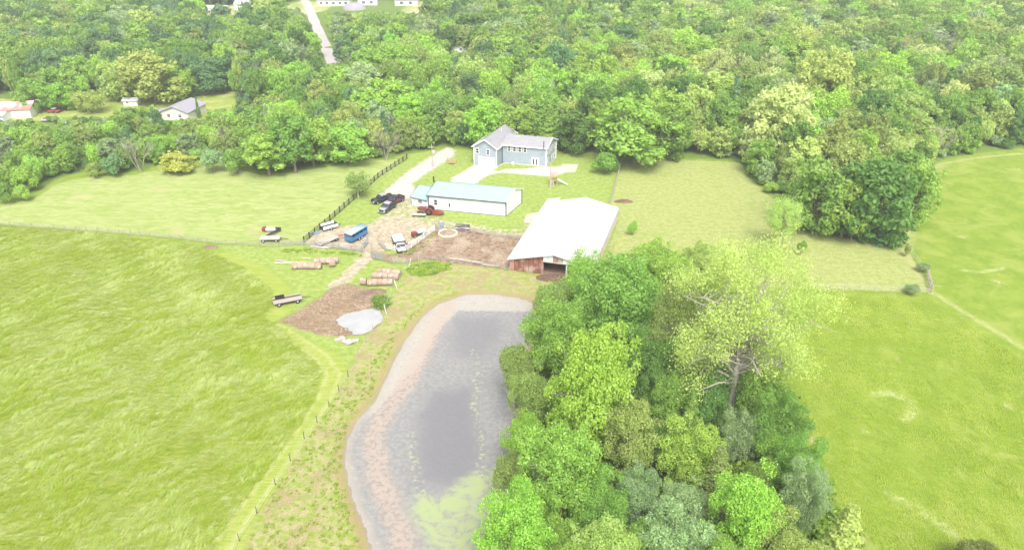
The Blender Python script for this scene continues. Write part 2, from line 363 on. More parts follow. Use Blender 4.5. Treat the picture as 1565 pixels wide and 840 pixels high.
    hgt = t.math('ADD', hgt, t.math('MULTIPLY', t.math('MULTIPLY', wav, t.ramp(t.attr('z_tall').outputs['Fac'], -.5, .5)), 1.6))
    hgt = t.math('ADD', hgt, t.math('MULTIPLY', t.math('MULTIPLY', mv, t.ramp(t.attr('z_mud').outputs['Fac'], -.5, .5)), 1.2))
    bn = t.n.new('ShaderNodeBump'); bn.inputs['Strength'].default_value = .8; bn.inputs['Distance'].default_value = .22
    t.inp(bn, 'Height', hgt); t.l.new(bn.outputs[0], b.inputs['Normal'])
    return m
Z['lawn'] = P2([(622,243),(600,240),(650,231),(735,228),(850,224),(900,232),(950,240),(931,318),(948,325),(925,400),(960,430),(850,425),(790,415),(700,402),(640,400),(612,430),(590,475),(548,530),(532,570),(470,520),(420,485),(450,455),(430,425),(372,400),(330,372),(460,372),(540,303)])
att['z_lawn'] = np.clip(sdf(Z['lawn'], GXr, GYr), -8, 8)
gm = mesh_np('ground', np.stack([GXr, GYr, GZ], 1), Fq, ground_mat(), att, True)
tag(mobj('ground', gm), kind='structure')
def gz(x, y):
    i = np.searchsorted(gx, x)-1; j = np.searchsorted(gy, y)-1
    Zg = GZ.reshape(GX.shape); return float(Zg[max(0, min(j, len(gy)-1)), max(0, min(i, len(gx)-1))])
def sheet(name, poly, z, m, jit=.18, step=.8, seed=1, kind='structure', **k):
    rnd = random.Random(seed); pts = []
    for i in range(len(poly)):
        a = Vector(poly[i]); b = Vector(poly[(i+1) % len(poly)]); n = max(1, int((b-a).length/step)); d = (b-a).normalized(); nn = Vector((-d.y, d.x))
        for q in range(n): pts.append(a+(b-a)*q/n+nn*rnd.uniform(-jit, jit))
    tri = tessellate_polygon([[Vector((p.x, p.y, 0)) for p in pts]])
    me = bpy.data.meshes.new(name); me.from_pydata([(p.x, p.y, z) for p in pts], [], [tuple(t) for t in tri])
    bm = bmesh.new(); bm.from_mesh(me); bmesh.ops.recalc_face_normals(bm, faces=bm.faces)
    if sum(f.normal.z for f in bm.faces) < 0: bmesh.ops.reverse_faces(bm, faces=bm.faces)
    bm.to_mesh(me); bm.free(); me.materials.append(m)
    return tag(mobj(name, me), kind=kind)
m_gravel = mat('pale_gravel', (.44,.42,.37), .95, .14, 2.0, bump=.03, dirt=((.38,.33,.25), .56))
sheet('driveway', Z['drive'], .016, m_gravel, .5, .6)
m_conc = mat('pale_concrete', (.46,.445,.42), .9, .08, .8, bump=.01, dirt=((.60,.55,.42), .6))
sheet('concrete_apron', Z['apron'], .022, m_conc, .12)
# far road, as a strip with a worn grey surface
m_road = mat('worn_road', (.42,.39,.37), .9, .12, .5)
rl = [Vector(q) for q in road_line]; pl = []; pr = []
for i, q in enumerate(rl):
    d = (rl[min(i+1, len(rl)-1)]-rl[max(i-1, 0)]).normalized(); n_ = Vector((-d.y, d.x)); pl.append(q+n_*2.7); pr.append(q-n_*2.7)
sheet('road', [tuple(v) for v in pl+pr[::-1]], .03, m_road, .2, 6)
# ---------------------------------------------------------------- pond
pxs = np.arange(min(a for a, _ in Z['pond'])-2, max(a for a, _ in Z['pond'])+2, .5); pys = np.arange(min(b for _, b in Z['pond'])-2, max(b for _, b in Z['pond'])+2, .5)
PX, PY = np.meshgrid(pxs, pys); X1, Y1 = PX.ravel(), PY.ravel()
s_p = sdf(Z['pond'], X1, Y1)
pa = dict(z_shore=np.clip(s_p, -3, 12))
pa['d_pink'] = np.clip(pld(P2([(684,466),(660,505),(640,548),(618,592),(588,630),(570,668),(574,715),(592,765),(610,800),(620,850)]), X1, Y1), 0, 12)
pa['z_dark1'] = np.clip(sdf(P2([(700,488),(758,486),(766,505),(738,545),(702,545),(692,515)]), X1, Y1), -8, 8)
pa['z_dark2'] = np.clip(sdf(P2([(662,600),(715,592),(728,640),(732,715),(690,742),(645,735),(636,690),(645,630)]), X1, Y1), -8, 8)
pa['z_scum'] = np.clip(sdf(P2([(640,758),(675,762),(700,742),(735,722),(785,722),(775,800),(745,850),(700,880),(670,845),(640,800)]), X1, Y1), -8, 8)
pa['d_fleck'] = np.clip(np.minimum(pld(P2([(722,532),(735,562),(728,590),(725,625),(733,660),(737,700),(735,725)]), X1, Y1), pld(P2([(628,665),(632,700),(640,740),(655,775)]), X1, Y1)), 0, 12)
pa['z_top'] = np.clip(sdf(P2([(640,486),(666,462),(710,446),(815,450),(815,475),(700,474),(672,500),(640,560),(600,600),(560,640),(590,560),(612,520)]), X1, Y1), -8, 8)
ii = np.arange(PX.size).reshape(PX.shape); q = np.stack([ii[:-1,:-1], ii[:-1,1:], ii[1:,1:], ii[1:,:-1]], -1).reshape(-1, 4)
q = q[(s_p[q] > -1.4).all(1)]
used = np.unique(q); remap = -np.ones(PX.size, int); remap[used] = np.arange(len(used))
m, t, b = newmat('murky_pond_water')
co = t.n.new('ShaderNodeNewGeometry').outputs['Position']
n1 = t.noise(co, .35, 4, .6); n2 = t.noise(co, 1.6, 4, .7); n3 = t.noise(co, 6, 3, .7); warp = t.noise(co, .25, 5, .6, 2.5)
j = t.math('ADD', t.math('MULTIPLY', t.math('SUBTRACT', n1, .5), 3), t.math('MULTIPLY', t.math('SUBTRACT', n2, .5), 2.4))
def pm(name, amp, a, b_, lo=0, hi=1): return t.ramp(t.math('ADD', t.attr(name).outputs['Fac'], t.math('MULTIPLY', j, amp)), a, b_, lo, hi)
c = t.mix(t.ramp(n2, .35, .65), (.205,.203,.198), (.268,.262,.250))
c = t.mix(pm('z_dark1', 1.0, -2.2, 1.8, 0, .7), c, (.180,.176,.184)); c = t.mix(pm('z_dark2', 1.0, -2.2, 2.0, 0, .8), c, (.165,.162,.174))
c = t.mix(t.math('MULTIPLY', pm('z_top', .4, -.8, .8), t.ramp(n2, .3, .6, .6, 1)), c, (.370,.345,.300))
c = t.mix(pm('z_shore', .5, .2, 1.8, .8, 0), c, (.330,.300,.260))
pink = t.math('MULTIPLY', pm('d_pink', .8, .3, 2.6, .95, 0), t.ramp(t.math('ADD', t.math('MULTIPLY', n3, .3), t.math('MULTIPLY', n2, .7)), .40, .58, .25, .9))
c = t.mix(pink, c, (.385,.295,.235))
pink2 = t.math('MULTIPLY', t.math('MULTIPLY', t.ramp(t.attr('z_shore').outputs['Fac'], .3, 3, 1, 0), t.ramp(n2, .56, .66)), .6)
c = t.mix(pink2, c, (.44,.34,.28))
scm = t.math('MULTIPLY', pm('z_scum', .7, -1.6, .8), t.ramp(t.math('ADD', t.math('MULTIPLY', warp, .75), t.math('MULTIPLY', n3, .25)), .42, .54, .30, 1))
c = t.mix(scm, c, (.300,.350,.170))
fk = t.math('MULTIPLY', pm('d_fleck', .3, .2, 1.1, 1, 0), t.ramp(n2, .52, .64)); c = t.mix(fk, c, (.33,.36,.20))
cov = t.math('MAXIMUM', t.math('MAXIMUM', pink, scm), t.math('MAXIMUM', fk, t.math('MULTIPLY', pm('z_top', .4, -.8, .8), .8)))
t.inp(b, 'Base Color', c); t.inp(b, 'Roughness', t.ramp(cov, 0, 1, .06, .6, False)); b.inputs['IOR'].default_value = 1.33; b.inputs['Specular IOR Level'].default_value = .5
bn = t.n.new('ShaderNodeBump'); bn.inputs['Strength'].default_value = .25; bn.inputs['Distance'].default_value = .03
t.inp(bn, 'Height', n3); t.l.new(bn.outputs[0], b.inputs['Normal'])
me = mesh_np('pond_water', np.stack([X1[used], Y1[used], np.full(len(used), -.10)], 1), remap[q], m, {k: v[used] for k, v in pa.items()}, True)
tag(mobj('pond_water', me), kind='structure')
m2, t, b = newmat('puddle_water')
co = t.n.new('ShaderNodeNewGeometry').outputs['Position']; n1 = t.noise(co, .5, 4, .6)
t.inp(b, 'Base Color', t.mix(t.ramp(n1, .4, .6), (.345,.345,.35), (.375,.375,.38))); b.inputs['Roughness'].default_value = .08; b.inputs['IOR'].default_value = 1.33
pc = np.mean(Z['puddle'], 0); sheet('small_pond_water', [tuple(pc+(np.array(p_)-pc)*1.06) for p_ in Z['puddle']], -.13, m2, .05, .6)
# ================================================================ BUILDINGS
def V3(p, z=None): return Vector((p[0], p[1], p[2] if z is None else z))
def siding_mat(name, col, pitch=.2, axis=2, depth=.02, rough=.6, rib=False):
    m, t, b = newmat(name); co = t.coord()
    s = t.n.new('ShaderNodeSeparateXYZ'); t.l.new(co, s.inputs[0])
    ph = t.math('FRACT', t.math('DIVIDE', s.outputs[axis], pitch))
    n1 = t.noise(co, .8, 4); n2 = t.noise(t.mapv(co, (3, 3, .5)), 2.0, 4)
    c = t.mix(t.ramp(n1, .35, .65), tuple(x*.93 for x in col), tuple(min(1, x*1.05) for x in col))
    c = t.mix(t.math('MULTIPLY', t.ramp(n2, .5, .75), .25), c, tuple(x*.8 for x in col))
    t.inp(b, 'Base Color', c); b.inputs['Roughness'].default_value = rough
    bn = t.n.new('ShaderNodeBump'); bn.inputs['Strength'].default_value = .9; bn.inputs['Distance'].default_value = depth
    h = t.math('PINGPONG', ph, .5) if rib else ph
    t.inp(bn, 'Height', h); t.l.new(bn.outputs[0], b.inputs['Normal']); return m
m_siding = siding_mat('blue_grey_clapboard', (.320,.370,.425), .2)
m_white = mat('white_trim_paint', (.80,.80,.79), .5, .03)
m_shop = siding_mat('white_ribbed_steel', (.80,.80,.79), .3, 0, .015, .45, True)
m_shingle = mat('grey_shingles', (.28,.275,.29), .9, .14, 2.2, streak=(1, 1, 3), bump=.02)
m_bluemetal = mat('pale_blue_roof_steel', (.295,.415,.450), .4, .05, .6)
m_navy = mat('dark_navy_trim', (.045,.05,.09), .5, .1)
m_glass = mat('dark_window_glass', (.05,.055,.065), .08, .2, .5, spec=.7)
m_door = mat('white_door_paint', (.78,.78,.77), .45, .03)
m_roofw = siding_mat('white_barn_roof_steel', (.50,.51,.50), .6, 0, .02, .4, True)
m_dark = mat('dark_pipe_and_opening_shade', (.10,.075,.06), .95, .3)  # vent pipe, and the painted shade in the horse trailer's rear gap
m_found = mat('pale_foundation', (.5,.48,.45), .9, .1)
def wall(mb, a, b, z0, z1, top=None, th=.18, inward=None):
    """upright wall from a to b, thickness towards inward; top = list of (fraction, z) for gables"""
    a = Vector(a[:2]); b = Vector(b[:2]); n = Vector(inward).normalized()*th
    prof = [(0, z0), (1, z0)]+([(1, z1)] if not top else [])+([(f, z) for f, z in sorted(top, reverse=True)] if top else [(0, z1)])
    o = [Vector((*(a+(b-a)*f), z)) for f, z in prof]; i_ = [v+Vector((n.x, n.y, 0)) for v in o]
    k = len(o); mb.add(o+i_, [tuple(range(k)), tuple(range(2*k-1, k-1, -1))]+[(i, k+i, k+(i+1) % k, (i+1) % k) for i in range(k)])
def fit(parent, a, b, f, z, w, h, kind='window', out=None, panes=2):
    """a framed window or door standing proud of the wall a-b at fraction f, z = sill height; out = outward direction"""
    a = Vector(a[:2]); b = Vector(b[:2]); d = (b-a).normalized(); c = a+(b-a)*f; n = Vector(out).normalized()
    M = Matrix(((d.x, n.x, 0, c.x), (d.y, n.y, 0, c.y), (0, 0, 1, z), (0, 0, 0, 1)))
    def T(m, x0, x1, y0, y1, z0, z1): m.box(x0, x1, y0, y1, z0, z1, lambda x, y, zz: tuple(M @ Vector((x, y, zz))))
    t = .11
    if kind == 'window':
        g = MB(); T(g, -w/2, w/2, .01, .03, 0, h); o = g.build('window', m_glass, parent)
        fr = MB(); T(fr, -w/2-t, w/2+t, .004, .07, -t, 0); T(fr, -w/2-t, w/2+t, .004, .07, h, h+t); T(fr, -w/2-t, -w/2, .004, .07, 0, h); T(fr, w/2, w/2+t, .004, .07, 0, h)
        T(fr, -w/2, w/2, .03, .06, h*.5-.04, h*.5+.04)
        fr.build('frame', m_white, o)
    elif kind == 'garage':
        g = MB(); rows = 4
        for r in range(rows): T(g, -w/2, w/2, .01, .05, h*r/rows+.015, h*(r+1)/rows-.015)
        T(g, -w/2, w/2, .004, .02, 0, h); o = g.build('garage_door', m_door, parent)
        fr = MB(); T(fr, -w/2-.12, -w/2, .004, .08, 0, h); T(fr, w/2, w/2+.12, .004, .08, 0, h); T(fr, -w/2-.12, w/2+.12, .004, .08, h, h+.12); fr.build('frame', m_white, o)
    elif kind == 'french':
        g = MB(); T(g, -w/2, -.01, .01, .06, 0, h); T(g, .01, w/2, .01, .06, 0, h); T(g, -w/2-.14, w/2+.14, .003, .04, 0, h+.14); o = g.build('french_doors', m_door, parent)
        for s in (-1, 1):
            p_ = MB(); T(p_, s*w/4-w*.12, s*w/4+w*.12, .055, .07, .3, h-.25); p_.build('pane', m_glass, o)
            for zz in (.9, 1.4): pass
        k_ = MB(); T(k_, .04, .10, .06, .11, 1.0, 1.1); k_.build('handle', m_navy, o)
    elif kind == 'door':
        g = MB(); T(g, -w/2, w/2, .01, .05, 0, h); T(g, -w/2-.1, w/2+.1, .003, .03, 0, h+.1); o = g.build('door', m_door, parent)
        p_ = MB(); T(p_, -w*.22, w*.22, .05, .065, h*.45, h*.88); p_.build('pane', m_glass, o)
    return o
# ---- grey house: a gabled garage wing and a long wing behind it
def local(o, pts): return [Vector((p[0]-o.location.x, p[1]-o.location.y)) for p in pts]
hs0 = P(726, 252)
house = empty('house', (hs0.x, hs0.y, 0), 0, 'blue-grey clapboard two-storey house with grey shingle roof at the edge of the woods', 'house')
A, B_, C_, D_, E_ = [Vector(q) for q in local(house, [P(725,251.5), P(759,255.8), P(772.6,249.5), P(834.3,255), P(849,242)])]
ua = (B_-A).normalized(); va = Vector((-ua.y, ua.x)); wa = (B_-A).length
uc = (D_-C_).normalized(); vc = (E_-D_).normalized(); dep2 = 7.6
ez = 5.3
depth1 = 14.5
A2 = A+va*depth1; B2 = B_+va*depth1
w1 = MB(); rz = ez+2.0
wall(w1, A, B_, 0, ez, [(0, ez), (.5, rz), (1, ez)], inward=va); wall(w1, A2+va*0, B2, 0, ez, [(0, ez), (.5, rz), (1, ez)], inward=-va)
wall(w1, A+va*.19, A2-va*.19, 0, ez-.03, inward=ua); wall(w1, B_+va*.19, B2-va*.19, 0, ez-.03, inward=-ua)
C0 = C_-uc*2.0; E2 = C0+vc*dep2; D2 = D_+vc*dep2
rz2 = ez+1.55
wall(w1, C0+uc*1.2, D_-uc*.19, 0, ez-.02, inward=vc); wall(w1, E2, D2-uc*.19, 0, ez-.02, inward=-vc)
wall(w1, D_, D2, 0, ez, [(0, ez), (.5, rz2), (1, ez)], inward=-uc)
w1.build('wall', m_siding, house)
rf = MB(); oh = .45; th = .2
sl1 = (rz-ez)/(wa/2)
mid = (A+B_)/2
def gable_roof(mb, a, b, depth, u, v, ez, rz, w, oh, t=.18, ohf=.5, ohb=.5):
    s_ = (rz-ez)/(w/2); m_ = (a+b)/2
    r0 = V3(m_-v*ohf, rz+.12); r1 = V3(m_+v*(depth+ohb), rz+.12); dz = s_*oh
    l0 = V3(a-u*oh-v*ohf, ez-dz+.12); l1 = V3(a-u*oh+v*(depth+ohb), ez-dz+.12)
    q0 = V3(b+u*oh-v*ohf, ez-dz+.12); q1 = V3(b+u*oh+v*(depth+ohb), ez-dz+.12)
    mb.slab([l0, r0, r1, l1], t); mb.slab([r0, q0, q1, r1], t)
    return l0, r0, q0, q1, r1, l1
e1 = gable_roof(rf, A, B_, depth1, ua, va, ez, rz, wa, oh)
# long wing: ridge runs along uc
wm = dep2
def side_roof(mb, p0, p1, u, v, dep, ez, rz, oh, t=.18, o0=0., o1=.4):
    s_ = (rz-ez)/(dep/2); dz = s_*oh
    f0 = V3(p0-v*oh-u*o0, ez-dz+.12); f1 = V3(p1-v*oh+u*o1, ez-dz+.12); r0 = V3(p0+v*dep/2-u*o0, rz+.12); r1 = V3(p1+v*dep/2+u*o1, rz+.12)
    b0 = V3(p0+v*(dep+oh)-u*o0, ez-dz+.12); b1 = V3(p1+v*(dep+oh)+u*o1, ez-dz+.12)
    mb.slab([f0, f1, r1, r0], t); mb.slab([r0, r1, b1, b0], t)
    return f0, f1, r0, r1, b0, b1
s1 = side_roof(rf, C_-uc*1.0, D_, uc, vc, dep2, ez, rz2, oh)
rfo = rf.build('roof', m_shingle, house)
# pale fascia boards along the eaves and gable edges
fa = MB(); up = Vector((0, 0, .02))
for a_, b_ in ((e1[0], e1[1]), (e1[1], e1[2]), (e1[2], e1[3]), (e1[3], e1[4]), (e1[0], e1[5]), (s1[0], s1[1]), (s1[1], s1[3]), (s1[3], s1[5])):
    fa.beam(V3(a_)-Vector((0,0,.09)), V3(b_)-Vector((0,0,.09)), .16, .26)
fa.build('fascia', m_white, rfo)
vp = MB(); pp = P(831, 224, ez+.9); pl_ = Vector((pp.x-hs0.x, pp.y-hs0.y)); vp.tube([V3(pl_, ez+.2), V3(pl_, ez+2.3)], .12, 8); vp.build('vent_pipe', m_dark, rfo)
vp = MB(); pm_ = mid+va*10; vp.tube([V3(pm_+ua*.8, rz-.8), V3(pm_+ua*.8, rz+.2)], .09, 8); vp.build('vent_pipe', m_white, rfo)
cb = MB()
for p_ in (A-va*.03, B_-va*.03, D_, D2): cb = MB(); cb.beam(V3(p_, 0), V3(p_, ez-.1), .24); cb.build('corner_board', m_white, house)
fd = MB(); fd.beam(V3(B_+ua*.02, .12), V3(C_, .12), .1, .26); fd.beam(V3(C_, .12), V3(D_-vc*.04, .12), .1, .26); fd.beam(V3(D_+uc*.05, .14), V3(D2+uc*.05, .14), .1, .3); fd.build('foundation', m_found, house)
fit(house, A, B_, .15, 3.35, .75, 1.25, out=-va); fit(house, A, B_, .62, 3.3, .75, 1.25, out=-va)
fit(house, A, B_, .56, .05, 4.7*wa/6.2*.92, 2.35, 'garage', out=-va)
for f_ in (.095, .225, .355, .485): fit(house, C_, D_, f_, 3.55, .72, 1.25, out=-vc)
fit(house, C_, D_, .735, .05, 1.75, 2.1, 'french', out=-vc)
for f_ in (.2, .34, .6, .85): fit(house, D_, D2, f_, 3.3, .7, 1.25, out=uc)
for f_ in (.2, .62, .82): fit(house, D_, D2, f_, .75, .75, 1.25, out=uc)
hv = MB(); q_ = C_+(D_-C_)*.2-vc*.5; hv.cbox(V3(q_, .4), .7, .6, .8); tag(hv.build('air_conditioner', m_found, None, loc=house.location), 'small white air conditioner unit on the ground by the grey house wall', 'air conditioner')
# ---- white workshop with pale blue roof and a lower annex
so_ = P(655, 319)
shop = empty('workshop', (so_.x, so_.y, 0), 0, 'long white steel workshop with pale blue roof and navy trim', 'workshop')
Sa, Sb, Sc, Sn = [Vector(q) for q in local(shop, [P(655.5,319.3), P(773.3,330.6), P(794,313.2), P(630,313.2)])]
us = (Sb-Sa).normalized(); vs_ = (Sc-Sb).normalized(); ds = (Sc-Sb).length+1.2; Sd = Sa+vs_*ds; Se = Sb+vs_*ds
sez, srz = 3.55, 5.15
w_ = MB(); wall(w_, Sa+us*.19, Sb-us*.19, 0, sez-.02, inward=vs_); wall(w_, Sd+us*.19, Se-us*.19, 0, sez-.02, inward=-vs_)
wall(w_, Sb, Se, 0, sez, [(0, sez), (.5, srz), (1, sez)], inward=-us); wall(w_, Sa, Sd, 0, sez, [(0, sez), (.5, srz), (1, sez)], inward=us)
w_.build('wall', m_shop, shop)
r_ = MB(); sr = side_roof(r_, Sa, Sb, us, vs_, ds, sez, srz, .4, .14, .3, .3); ro = r_.build('roof', m_bluemetal, shop)
tr = MB()
for a_, b_ in ((sr[0], sr[1]), (sr[4], sr[5]), (sr[0], sr[2]), (sr[2], sr[4])): tr.beam(V3(a_)-Vector((0,0,.09)), V3(b_)-Vector((0,0,.09)), .12, .2)
tr.build('eave_trim', m_navy, ro)
wr = MB(); wr.beam(V3(sr[1])-Vector((0,0,.07)), V3(sr[3])-Vector((0,0,.07)), .1, .16); wr.beam(V3(sr[3])-Vector((0,0,.07)), V3(sr[5])-Vector((0,0,.07)), .1, .16); wr.build('gable_trim', m_white, ro)
rc = MB(); rc.beam(V3(sr[2])+Vector((0,0,.03)), V3(sr[3])+Vector((0,0,.03)), .3, .06); rc.build('ridge_cap', m_bluemetal, ro)
for p_ in (Sa, Sb, Se): ct = MB(); ct.beam(V3(p_, 0), V3(p_, sez-.1), .22); ct.build('corner_trim', m_navy, shop)
bt = MB(); bt.beam(V3(Sa-vs_*.03, .06), V3(Sb-vs_*.03, .06), .06, .12); bt.beam(V3(Sb+us*.03, .06), V3(Se+us*.03, .06), .06, .12); bt.build('base_trim', m_navy, shop)
fit(shop, Sa, Sb, .095, 1.2, .75, 1.25, out=-vs_); fit(shop, Sa, Sb, .275, .05, .9, 2.1, 'door', out=-vs_)
# annex
un = (Sa-Sn).normalized(); nez, nrz = 2.15, 3.5; dn = ds*.86; Nb = Sa-un*.05
w_ = MB(); wall(w_, Sn+un*.19, Nb, 0, nez-.02, inward=vs_); wall(w_, Sn+vs_*dn+un*.19, Nb+vs_*dn, 0, nez-.02, inward=-vs_); wall(w_, Sn, Sn+vs_*dn, 0, nez, [(0, nez), (.5, nrz), (1, nez)], inward=un)
ax = w_.build('annex', m_shop, shop)
r_ = MB(); sn = side_roof(r_, Sn, Nb-un*.15, un, vs_, dn, nez, nrz, .35, .12, .3, 0); r_.build('annex_roof', m_bluemetal, ax)
tr = MB(); tr.beam(V3(sn[0])-Vector((0,0,.07)), V3(sn[1])-Vector((0,0,.07)), .1, .16); tr.beam(V3(sn[0])-Vector((0,0,.07)), V3(sn[2])-Vector((0,0,.07)), .1, .16); tr.build('annex_trim', m_navy, ax)
fit(shop, Sn, Nb, .5, 1.0, 1.1, .7, out=-vs_)
# ---- the barn
bo = P(779, 412.5)
barn = empty('barn', (bo.x, bo.y, 0), 0, 'large old barn with low white steel roof and rusty red front beside the corral', 'barn')
ub = Vector((.965, -.262)); vb = Vector((.285, .958)); BW, BL = 16.2, 29.5
eL, eR, rB, fR = 2.5, 2.8, 4.5, .54       # eave, ridge height, ridge place across
B0 = Vector((0, 0)); B1 = ub*BW; B3 = vb*BL; B2_ = B1+vb*BL
m_rust = mat('rusty_red_steel', (.225,.085,.060), .7, .3, 1.6, streak=(6, 6, .35), dirt=((.40,.30,.25), .52))
m_rust2 = mat('faded_pink_steel', (.390,.200,.160), .7, .25, 1.8, streak=(6, 6, .35), dirt=((.50,.43,.38), .54))
m_rust3 = mat('dark_rust_steel', (.160,.065,.050), .75, .3, 1.8, streak=(5, 5, .5))
m_old = mat('weathered_barn_wood', (.430,.385,.330), .9, .2, 2.0, streak=(4, 4, .4))
def roofz(f): return eL+(rB-eL)*f/fR if f < fR else rB-(rB-eR)*(f-fR)/(1-fR)
# front: sheets, one by one; an opening between .42 and .80 of the width
m_fpale0 = mat('pale_post', (.6,.57,.52), .9, .1, 2)
NP = 17; rnd = random.Random(4)
pan = MB()
for i in range(NP):
    f0, f1 = i/NP, (i+1)/NP-.004
    opening = .40 < (f0+f1)/2 < .94
    z0 = 2.75 if opening else .05+rnd.uniform(0, .12)
    a_ = B0+ub*BW*f0; b_ = B0+ub*BW*f1; off = -vb*rnd.uniform(.0, .05)
    mb = MB(); wall(mb, a_+off, b_+off, z0, 0, [(0, roofz(f0)-.05), (1, roofz(f1)-.05)], .05, vb)
    mb.build('panel', rnd.choice([m_rust, m_rust, m_rust, m_rust2, m_rust3] if not opening else [m_rust, m_rust2, m_white, m_old]), barn)
for f_ in (.40, .69, .94): po = MB(); po.beam(V3(ub*BW*f_+vb*.15, 0), V3(ub*BW*f_+vb*.15, 2.9), .28); po.build('post', m_fpale0, barn)
for k in range(1, 7):
    for f_ in (.33, .66): po = MB(); po.beam(V3(ub*BW*f_+vb*BL*k/7, 0), V3(ub*BW*f_+vb*BL*k/7, roofz(f_)-.15), .22); po.build('post', m_old, barn)
hd = MB(); hd.beam(V3(ub*BW*.40-vb*.06, 2.78), V3(ub*BW*.95-vb*.06, 2.78), .1, .2); hd.build('header_board', m_old, barn)
wr = MB(); wall(wr, B1+vb*.1, B2_, .1, eR-.08, inward=-ub, th=.06); wall(wr, B3, B2_-ub*.1, .05, 0, [(0, eL-.05), (fR, rB-.05), (1, eR-.05)], .06, -vb)
wr.build('side_wall', mat('pale_tan_siding', (.50,.44,.34), .85, .15, 1.5, streak=(4, 4, .4)), barn)
wl = MB(); wall(wl, B0+vb*.1, B3-vb*.1, .1, eL-.08, inward=ub, th=.06); wl.build('back_siding', m_rust, barn)
rib = MB()
for k in range(30): c_ = B1+vb*(BL*(k+.5)/30)+ub*.02; rib.beam(V3(c_, .15), V3(c_, eR-.1), .05)
tag(rib.build('batten', m_found, barn), kind='stuff')
r_ = MB(); o_ = .45; T_ = .13
sL = (rB-eL)/(BW*fR); sR = (rB-eR)/(BW*(1-fR)); ext = 2.2
rl0 = V3(B0-ub*o_-vb*.5, eL-sL*o_+.1); rr0 = V3(ub*BW*fR-vb*.5, rB+.1); rq0 = V3(B1+ub*.12-vb*.5, eR-sR*.12+.1)
rl1 = V3(B3-ub*o_+vb*ext, eL-sL*o_+.1); rlx = V3(B3+ub*2.6+vb*ext, eL+sL*2.6+.1); rly = V3(B3+ub*2.6+vb*.4, eL+sL*2.6+.1); rr1 = V3(B3+ub*BW*fR+vb*.4, rB+.1); rq1 = V3(B2_+ub*.12+vb*.4, eR-sR*.12+.1)
r_.slab([rl0, rr0, rr1, rly, rlx, rl1], T_); r_.slab([rr0, rq0, rq1, rr1], T_)
ro = r_.build('roof', m_roofw, barn)
rc = MB(); rc.beam(rr0+Vector((0,0,.03)), rr1+Vector((0,0,.03)), .35, .06); rc.build('ridge_cap', m_roofw, ro)
sheet('barn_floor', [(bo.x+q.x, bo.y+q.y) for q in (B0+vb*.2, B1+vb*.2, B2_, B3)], .02, mat('trodden_earth', (.22,.14,.10), .95, .3, 1.2, bump=.04), .05)
# ---- neighbours beyond the woods
def plain_house(px, py, w, d, rz_, ez, rh, wm, rm, label, name='house', cat='house', wins=((.3, 1.1, 1.0, .9), (.7, 1.1, 1.0, .9)), oh=.4, ridge_along=True):
    p = P(px, py); o = empty(name, (p.x, p.y, 0), R(rz_), label, cat)
    a, b = Vector((-w/2, -d/2)), Vector((w/2, -d/2)); c_, e_ = Vector((w/2, d/2)), Vector((-w/2, d/2)); u, v = Vector((1, 0)), Vector((0, 1))
    m_ = MB(); g = [(0, ez), (.5, ez+rh), (1, ez)]
    if ridge_along:
        wall(m_, a+u*.19, b-u*.19, 0, ez-.02, inward=v); wall(m_, e_+u*.19, c_-u*.19, 0, ez-.02, inward=-v); wall(m_, b, c_, 0, ez, g, inward=-u); wall(m_, a, e_, 0, ez, g, inward=u)
    else:
        wall(m_, a, b, 0, ez, g, inward=v); wall(m_, e_, c_, 0, ez, g, inward=-v); wall(m_, b+v*.19, c_-v*.19, 0, ez-.02, inward=-u); wall(m_, a+v*.19, e_-v*.19, 0, ez-.02, inward=u)
    m_.build('wall', wm, o); r_ = MB()
    if ridge_along: side_roof(r_, a, b, u, v, d, ez, ez+rh, oh, .16, oh, oh)
    else: gable_roof(r_, a, b, d, u, v, ez, ez+rh, w, oh, .16)
    r_.build('roof', rm, o)
    for f_, z_, ww, hh in wins: fit(o, a, b, f_, z_, ww, hh, out=-v)
    return o
m_tanroof = mat('grey_violet_shingles', (.30,.285,.315), .9, .1, 1.2)
m_cream = mat('cream_siding', (.66,.64,.58), .7, .08, 1.)
nh = plain_house(282, 177, 9.5, 11, -8, 2.7, 1.7, m_cream, m_tanroof, 'neighbouring cream bungalow with a grey roof among the trees, upper left', ridge_along=False)
w_ = MB(); w_.box(-8.6, -4.9, -5.5, -1.5, 0, 2.3); w_.build('side_porch', m_cream, nh); w_ = MB(); w_.slab([(-9, -6, 2.2), (-4.6, -6, 2.6), (-4.6, -1, 2.6), (-9, -1, 2.2)], .15); w_.build('porch_roof', m_tanroof, nh)
m_pinkroof = mat('rust_streaked_roof_steel', (.62,.50,.48), .5, .08, .5, streak=(3, .3, 1), dirt=((.52,.20,.16), .46))
plain_house(16, 176, 16, 9, 10, 2.8, 1.6, m_white, m_pinkroof, 'neighbouring pole barn with a rust-streaked roof at the left edge', 'pole_barn', 'barn', ())
plain_house(-2, 184, 6, 5, 4, 2.0, .8, m_white, m_roofw, 'small white lean-to shed at the left edge below the rust-streaked barn', 'shed', 'shed', ())
plain_house(203, 160, 4.8, 3, 0, 1.7, .7, m_white, m_roofw, 'small white shed beyond the neighbour\'s lawn', 'shed', 'shed', ((.3, .8, .8, .7),))
plain_house(331, 19, 15, 5, -4, 2.8, 1.0, m_white, m_roofw, 'distant long white mobile home on a lawn, upper left', 'mobile_home', 'mobile home', ((.2, 1, 1.4, 1), (.5, 1, 1.4, 1), (.8, 1, 1.4, 1)))
plain_house(512, 8, 20, 9, 2, 3.4, 2.0, m_white, m_tanroof, 'distant white house with many windows right of the far road', 'house', 'house', tuple((f_, 1, 1.8, 1.4) for f_ in (.12, .3, .5, .7, .88)))
